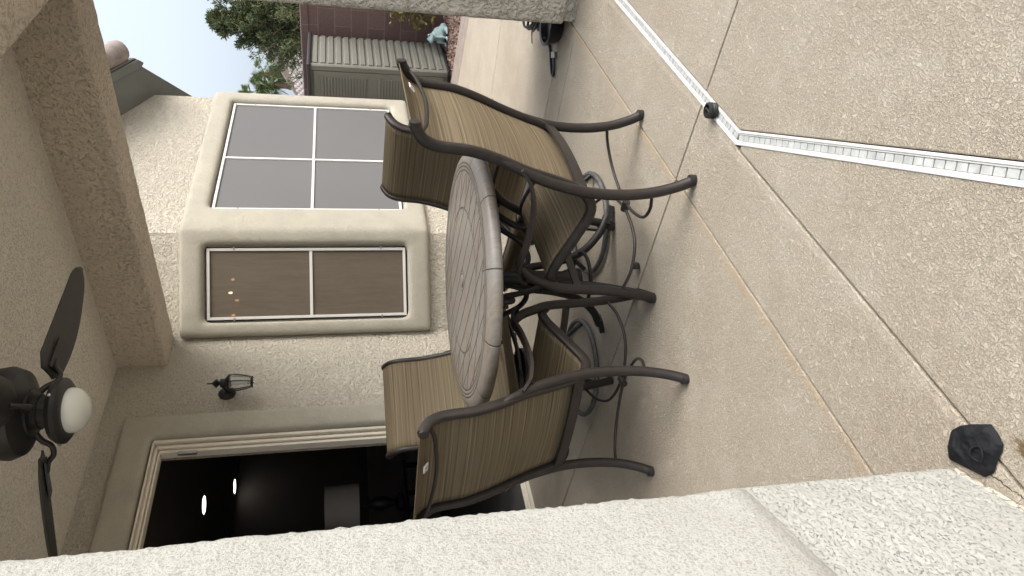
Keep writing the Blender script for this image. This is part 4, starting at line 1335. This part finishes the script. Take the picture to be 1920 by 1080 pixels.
def conifer(x, y, h, spread, seed, label, n=9000, group=None):
    rnd = random.Random(seed)
    t_ = thing('conifer_tree', label, 'tree', (x, y, -.1), 0, group)
    mb_ = MB(); mb_.tube([(0, 0, 0), (.03, .02, h * .4), (0, -.03, h * .75), (.02, 0, h * .96)], [.12, .09, .05, .015], 8, 3)
    pts = []
    NB = 150
    for b in range(NB):
        z = h * (.16 + .80 * (b / NB) ** .85)
        fr_ = z / h
        reach = spread * (1 - fr_) * rnd.uniform(.5, 1.2) + .02
        a = rnd.uniform(0, 6.28)
        rise = rnd.uniform(.5, 1.05) * reach
        e_ = Vector((cos(a) * reach, sin(a) * reach, z + rise))
        s0 = Vector((0, 0, z))
        mb_.tube([s0, s0.lerp(e_, .5) + Vector((0, 0, -.04)), e_], [.02, .012, .004], 5, 2)
        for _ in range(n // NB):
            u = rnd.random() ** .6
            c = s0.lerp(e_, u); w_ = .018 + .085 * reach * (1 - .8 * u)
            pts.append(c + Vector((rnd.gauss(0, w_), rnd.gauss(0, w_), rnd.gauss(0, w_ * .8))))
    mb_.build('trunk', M['bark'], t_, 60)
    vs, fs = leaves(pts, .09, rnd, .26, (0, 0, .7))
    mk('crown', vs, fs, M['needle'], t_)
    return t_
conifer(13.02, 5.08, 3.56, 1.55, 5, 'tall pointed conifer rising behind the block wall', 27000)
conifer(13.6, 4.55, 3.75, 1.7, 8, 'taller conifer mostly hidden behind the stucco post', 14000)

def palm(x, y, h, seed, label, r=1.0):
    rnd = random.Random(seed)
    t_ = thing('fan_palm', label, 'palm tree', (x, y, -.1), 0, 'palms beyond the neighbour roof')
    MB().tube([(0, 0, 0), (.1, .05, h * .5), (.05, 0, h)], [.22, .17, .15], 10, 4).build('trunk', M['bark'], t_, 60)
    vs = []; fs = []
    for i in range(46):
        a = rnd.uniform(0, 6.28); el = rnd.uniform(-.9, 1.4)
        d = Vector((cos(a) * cos(el), sin(a) * cos(el), sin(el)))
        base_ = Vector((.05, 0, h)); L_ = r * rnd.uniform(.55, .8)
        c = base_ + d * L_ + Vector((0, 0, -.1 * L_))
        sd_ = d.orthogonal().normalized(); sd_ = Matrix.Rotation(rnd.uniform(0, 6.28), 3, d) @ sd_
        k = len(vs); vs += [base_ + sd_ * .015, base_ - sd_ * .015, c - sd_ * .015, c + sd_ * .015]; fs.append((k, k + 1, k + 2, k + 3))
        for j in range(15):
            q = -1.25 + 2.5 * j / 14
            dd_ = (d * cos(q) + sd_ * sin(q)).normalized()
            ln = r * .55 * rnd.uniform(.8, 1.1)
            w_ = d.cross(sd_).normalized() * .015 + (sd_ * cos(q) - d * sin(q)) * .018
            tip = c + dd_ * ln + Vector((0, 0, -.18 * ln))
            k = len(vs); vs += [c, c + dd_ * ln * .5 + w_, tip, c + dd_ * ln * .5 - w_]; fs.append((k, k + 1, k + 2, k + 3))
    mk('crown', vs, fs, M['palm'], t_)
def far(px, py, dist):
    v = ray_at(px, py, None, 1.0) - Vector((0, 0, CAM_H))
    v = v / sqrt(v.x ** 2 + v.y ** 2) * dist
    return Vector((v.x, v.y, v.z + CAM_H))
for i, (px, py, lab, r) in enumerate(((492, 141, 'tallest fan palm, its crown nearest the conifer', .85), (505, 160, 'middle fan palm with a bare trunk over the neighbour roof', .85), (474, 181, 'fan palm mostly hidden behind the bay window corner', .8))):
    p = far(px, py, 40)
    palm(p.x, p.y, p.z, 20 + i, lab, r)

# neighbour house
nb_ = thing('neighbour_house', 'pale neighbour house with a sloping barge board and tiled roof', 'house', (0, 0, 0))
A0 = far(500, 84, 26); A1 = far(562, 183, 26)
dirn = (A1 - A0); n2 = Vector((cos(YAW - radians(17)), sin(YAW - radians(17)), 0))
A2 = A1 + dirn * .25; Am = A0 - dirn * .1
pr = A0 - Vector((-dirn.x, -dirn.y, dirn.z)) * 0 
apex = Am
left = A2
right = apex + Vector((-(left - apex).x, -(left - apex).y, (left - apex).z))
nb_.location = (apex.x, apex.y, -.1)
o0 = Vector(nb_.location)
def rel(v): return v - o0
MB().prism([rel(apex + Vector((0, 0, -.12))), rel(left + Vector((0, 0, -.12))), rel(Vector((left.x, left.y, 0))), rel(Vector((right.x, right.y, 0))), rel(right + Vector((0, 0, -.12)))], n2 * 8).build('wall', M['nwall'], nb_)
up = Vector((0, 0, 1))
rfm = MB()
for a_, b_ in ((apex, left), (apex, right)):
    rfm.prism([rel(a_) - n2 * .3, rel(b_) - n2 * .3, rel(b_) - n2 * .3 - up * .2, rel(a_) - n2 * .3 - up * .2], n2 * .12)
rfm.build('barge_board', M['nboard'], nb_)
rfm = MB()
for a_, b_ in ((apex, left), (apex, right)):
    rfm.prism([rel(a_) - n2 * .28 + up * .01, rel(b_) - n2 * .28 + up * .01, rel(b_) - n2 * .28 + up * .08, rel(a_) - n2 * .28 + up * .08], n2 * 8.4)
rfm.build('roof', M['tile'], nb_)
# lower scalloped tile roof in front
T0 = far(538, 112, 22); T1 = far(563, 172, 22)
lt = MB()
td = Vector((T1.x - T0.x, T1.y - T0.y, 0)).normalized()
for row in range(14):
    for c_ in range(-24, 28):
        s_ = c_ * .12 + (.06 if row % 2 else 0)
        zz = T0.z + .05 + (T1.z - T0.z) * (s_ / max(.1, (T1 - T0).length)) * 1.0 - row * .085
        p = T0 + td * s_ - n2 * (row * .14); p.z = zz
        q0 = [p + td * (.056 * cos(a_)) + Vector((0, 0, .035 * sin(a_))) for a_ in [pi * k / 5 for k in range(6)]]
        lt.prism([rel(v) for v in q0], -n2 * .15 + up * -.075)
lt.build('roof_tiles', M['ntile'], nb_)

# sprig of shrub by the block wall, mostly behind the post
rnd = random.Random(4)
t = thing('leafy_shrub', 'thin shrub with yellow green leaves against the block wall', 'shrub', (8.08, 2.86, -.08))
mbs = MB(); pts = []
for i in range(26):
    a = rnd.uniform(0, 6.28); r = rnd.uniform(.02, .16); hh = rnd.uniform(.40, .74)
    e_ = Vector((cos(a) * r, sin(a) * r, hh)); mbs.tube([(0, 0, 0), (e_.x * .3, e_.y * .3, hh * .55), e_], [.008, .006, .002], 5, 3)
    for _ in range(14):
        pts.append(Vector((e_.x, e_.y, hh)) + Vector((rnd.gauss(0, .03), rnd.gauss(0, .03), rnd.uniform(-.22, .04))))
mbs.build('stem', M['bark'], t, 60)
vs, fs = leaves(pts, .06, rnd, .6)
mk('foliage', vs, fs, M['sprig'], t)
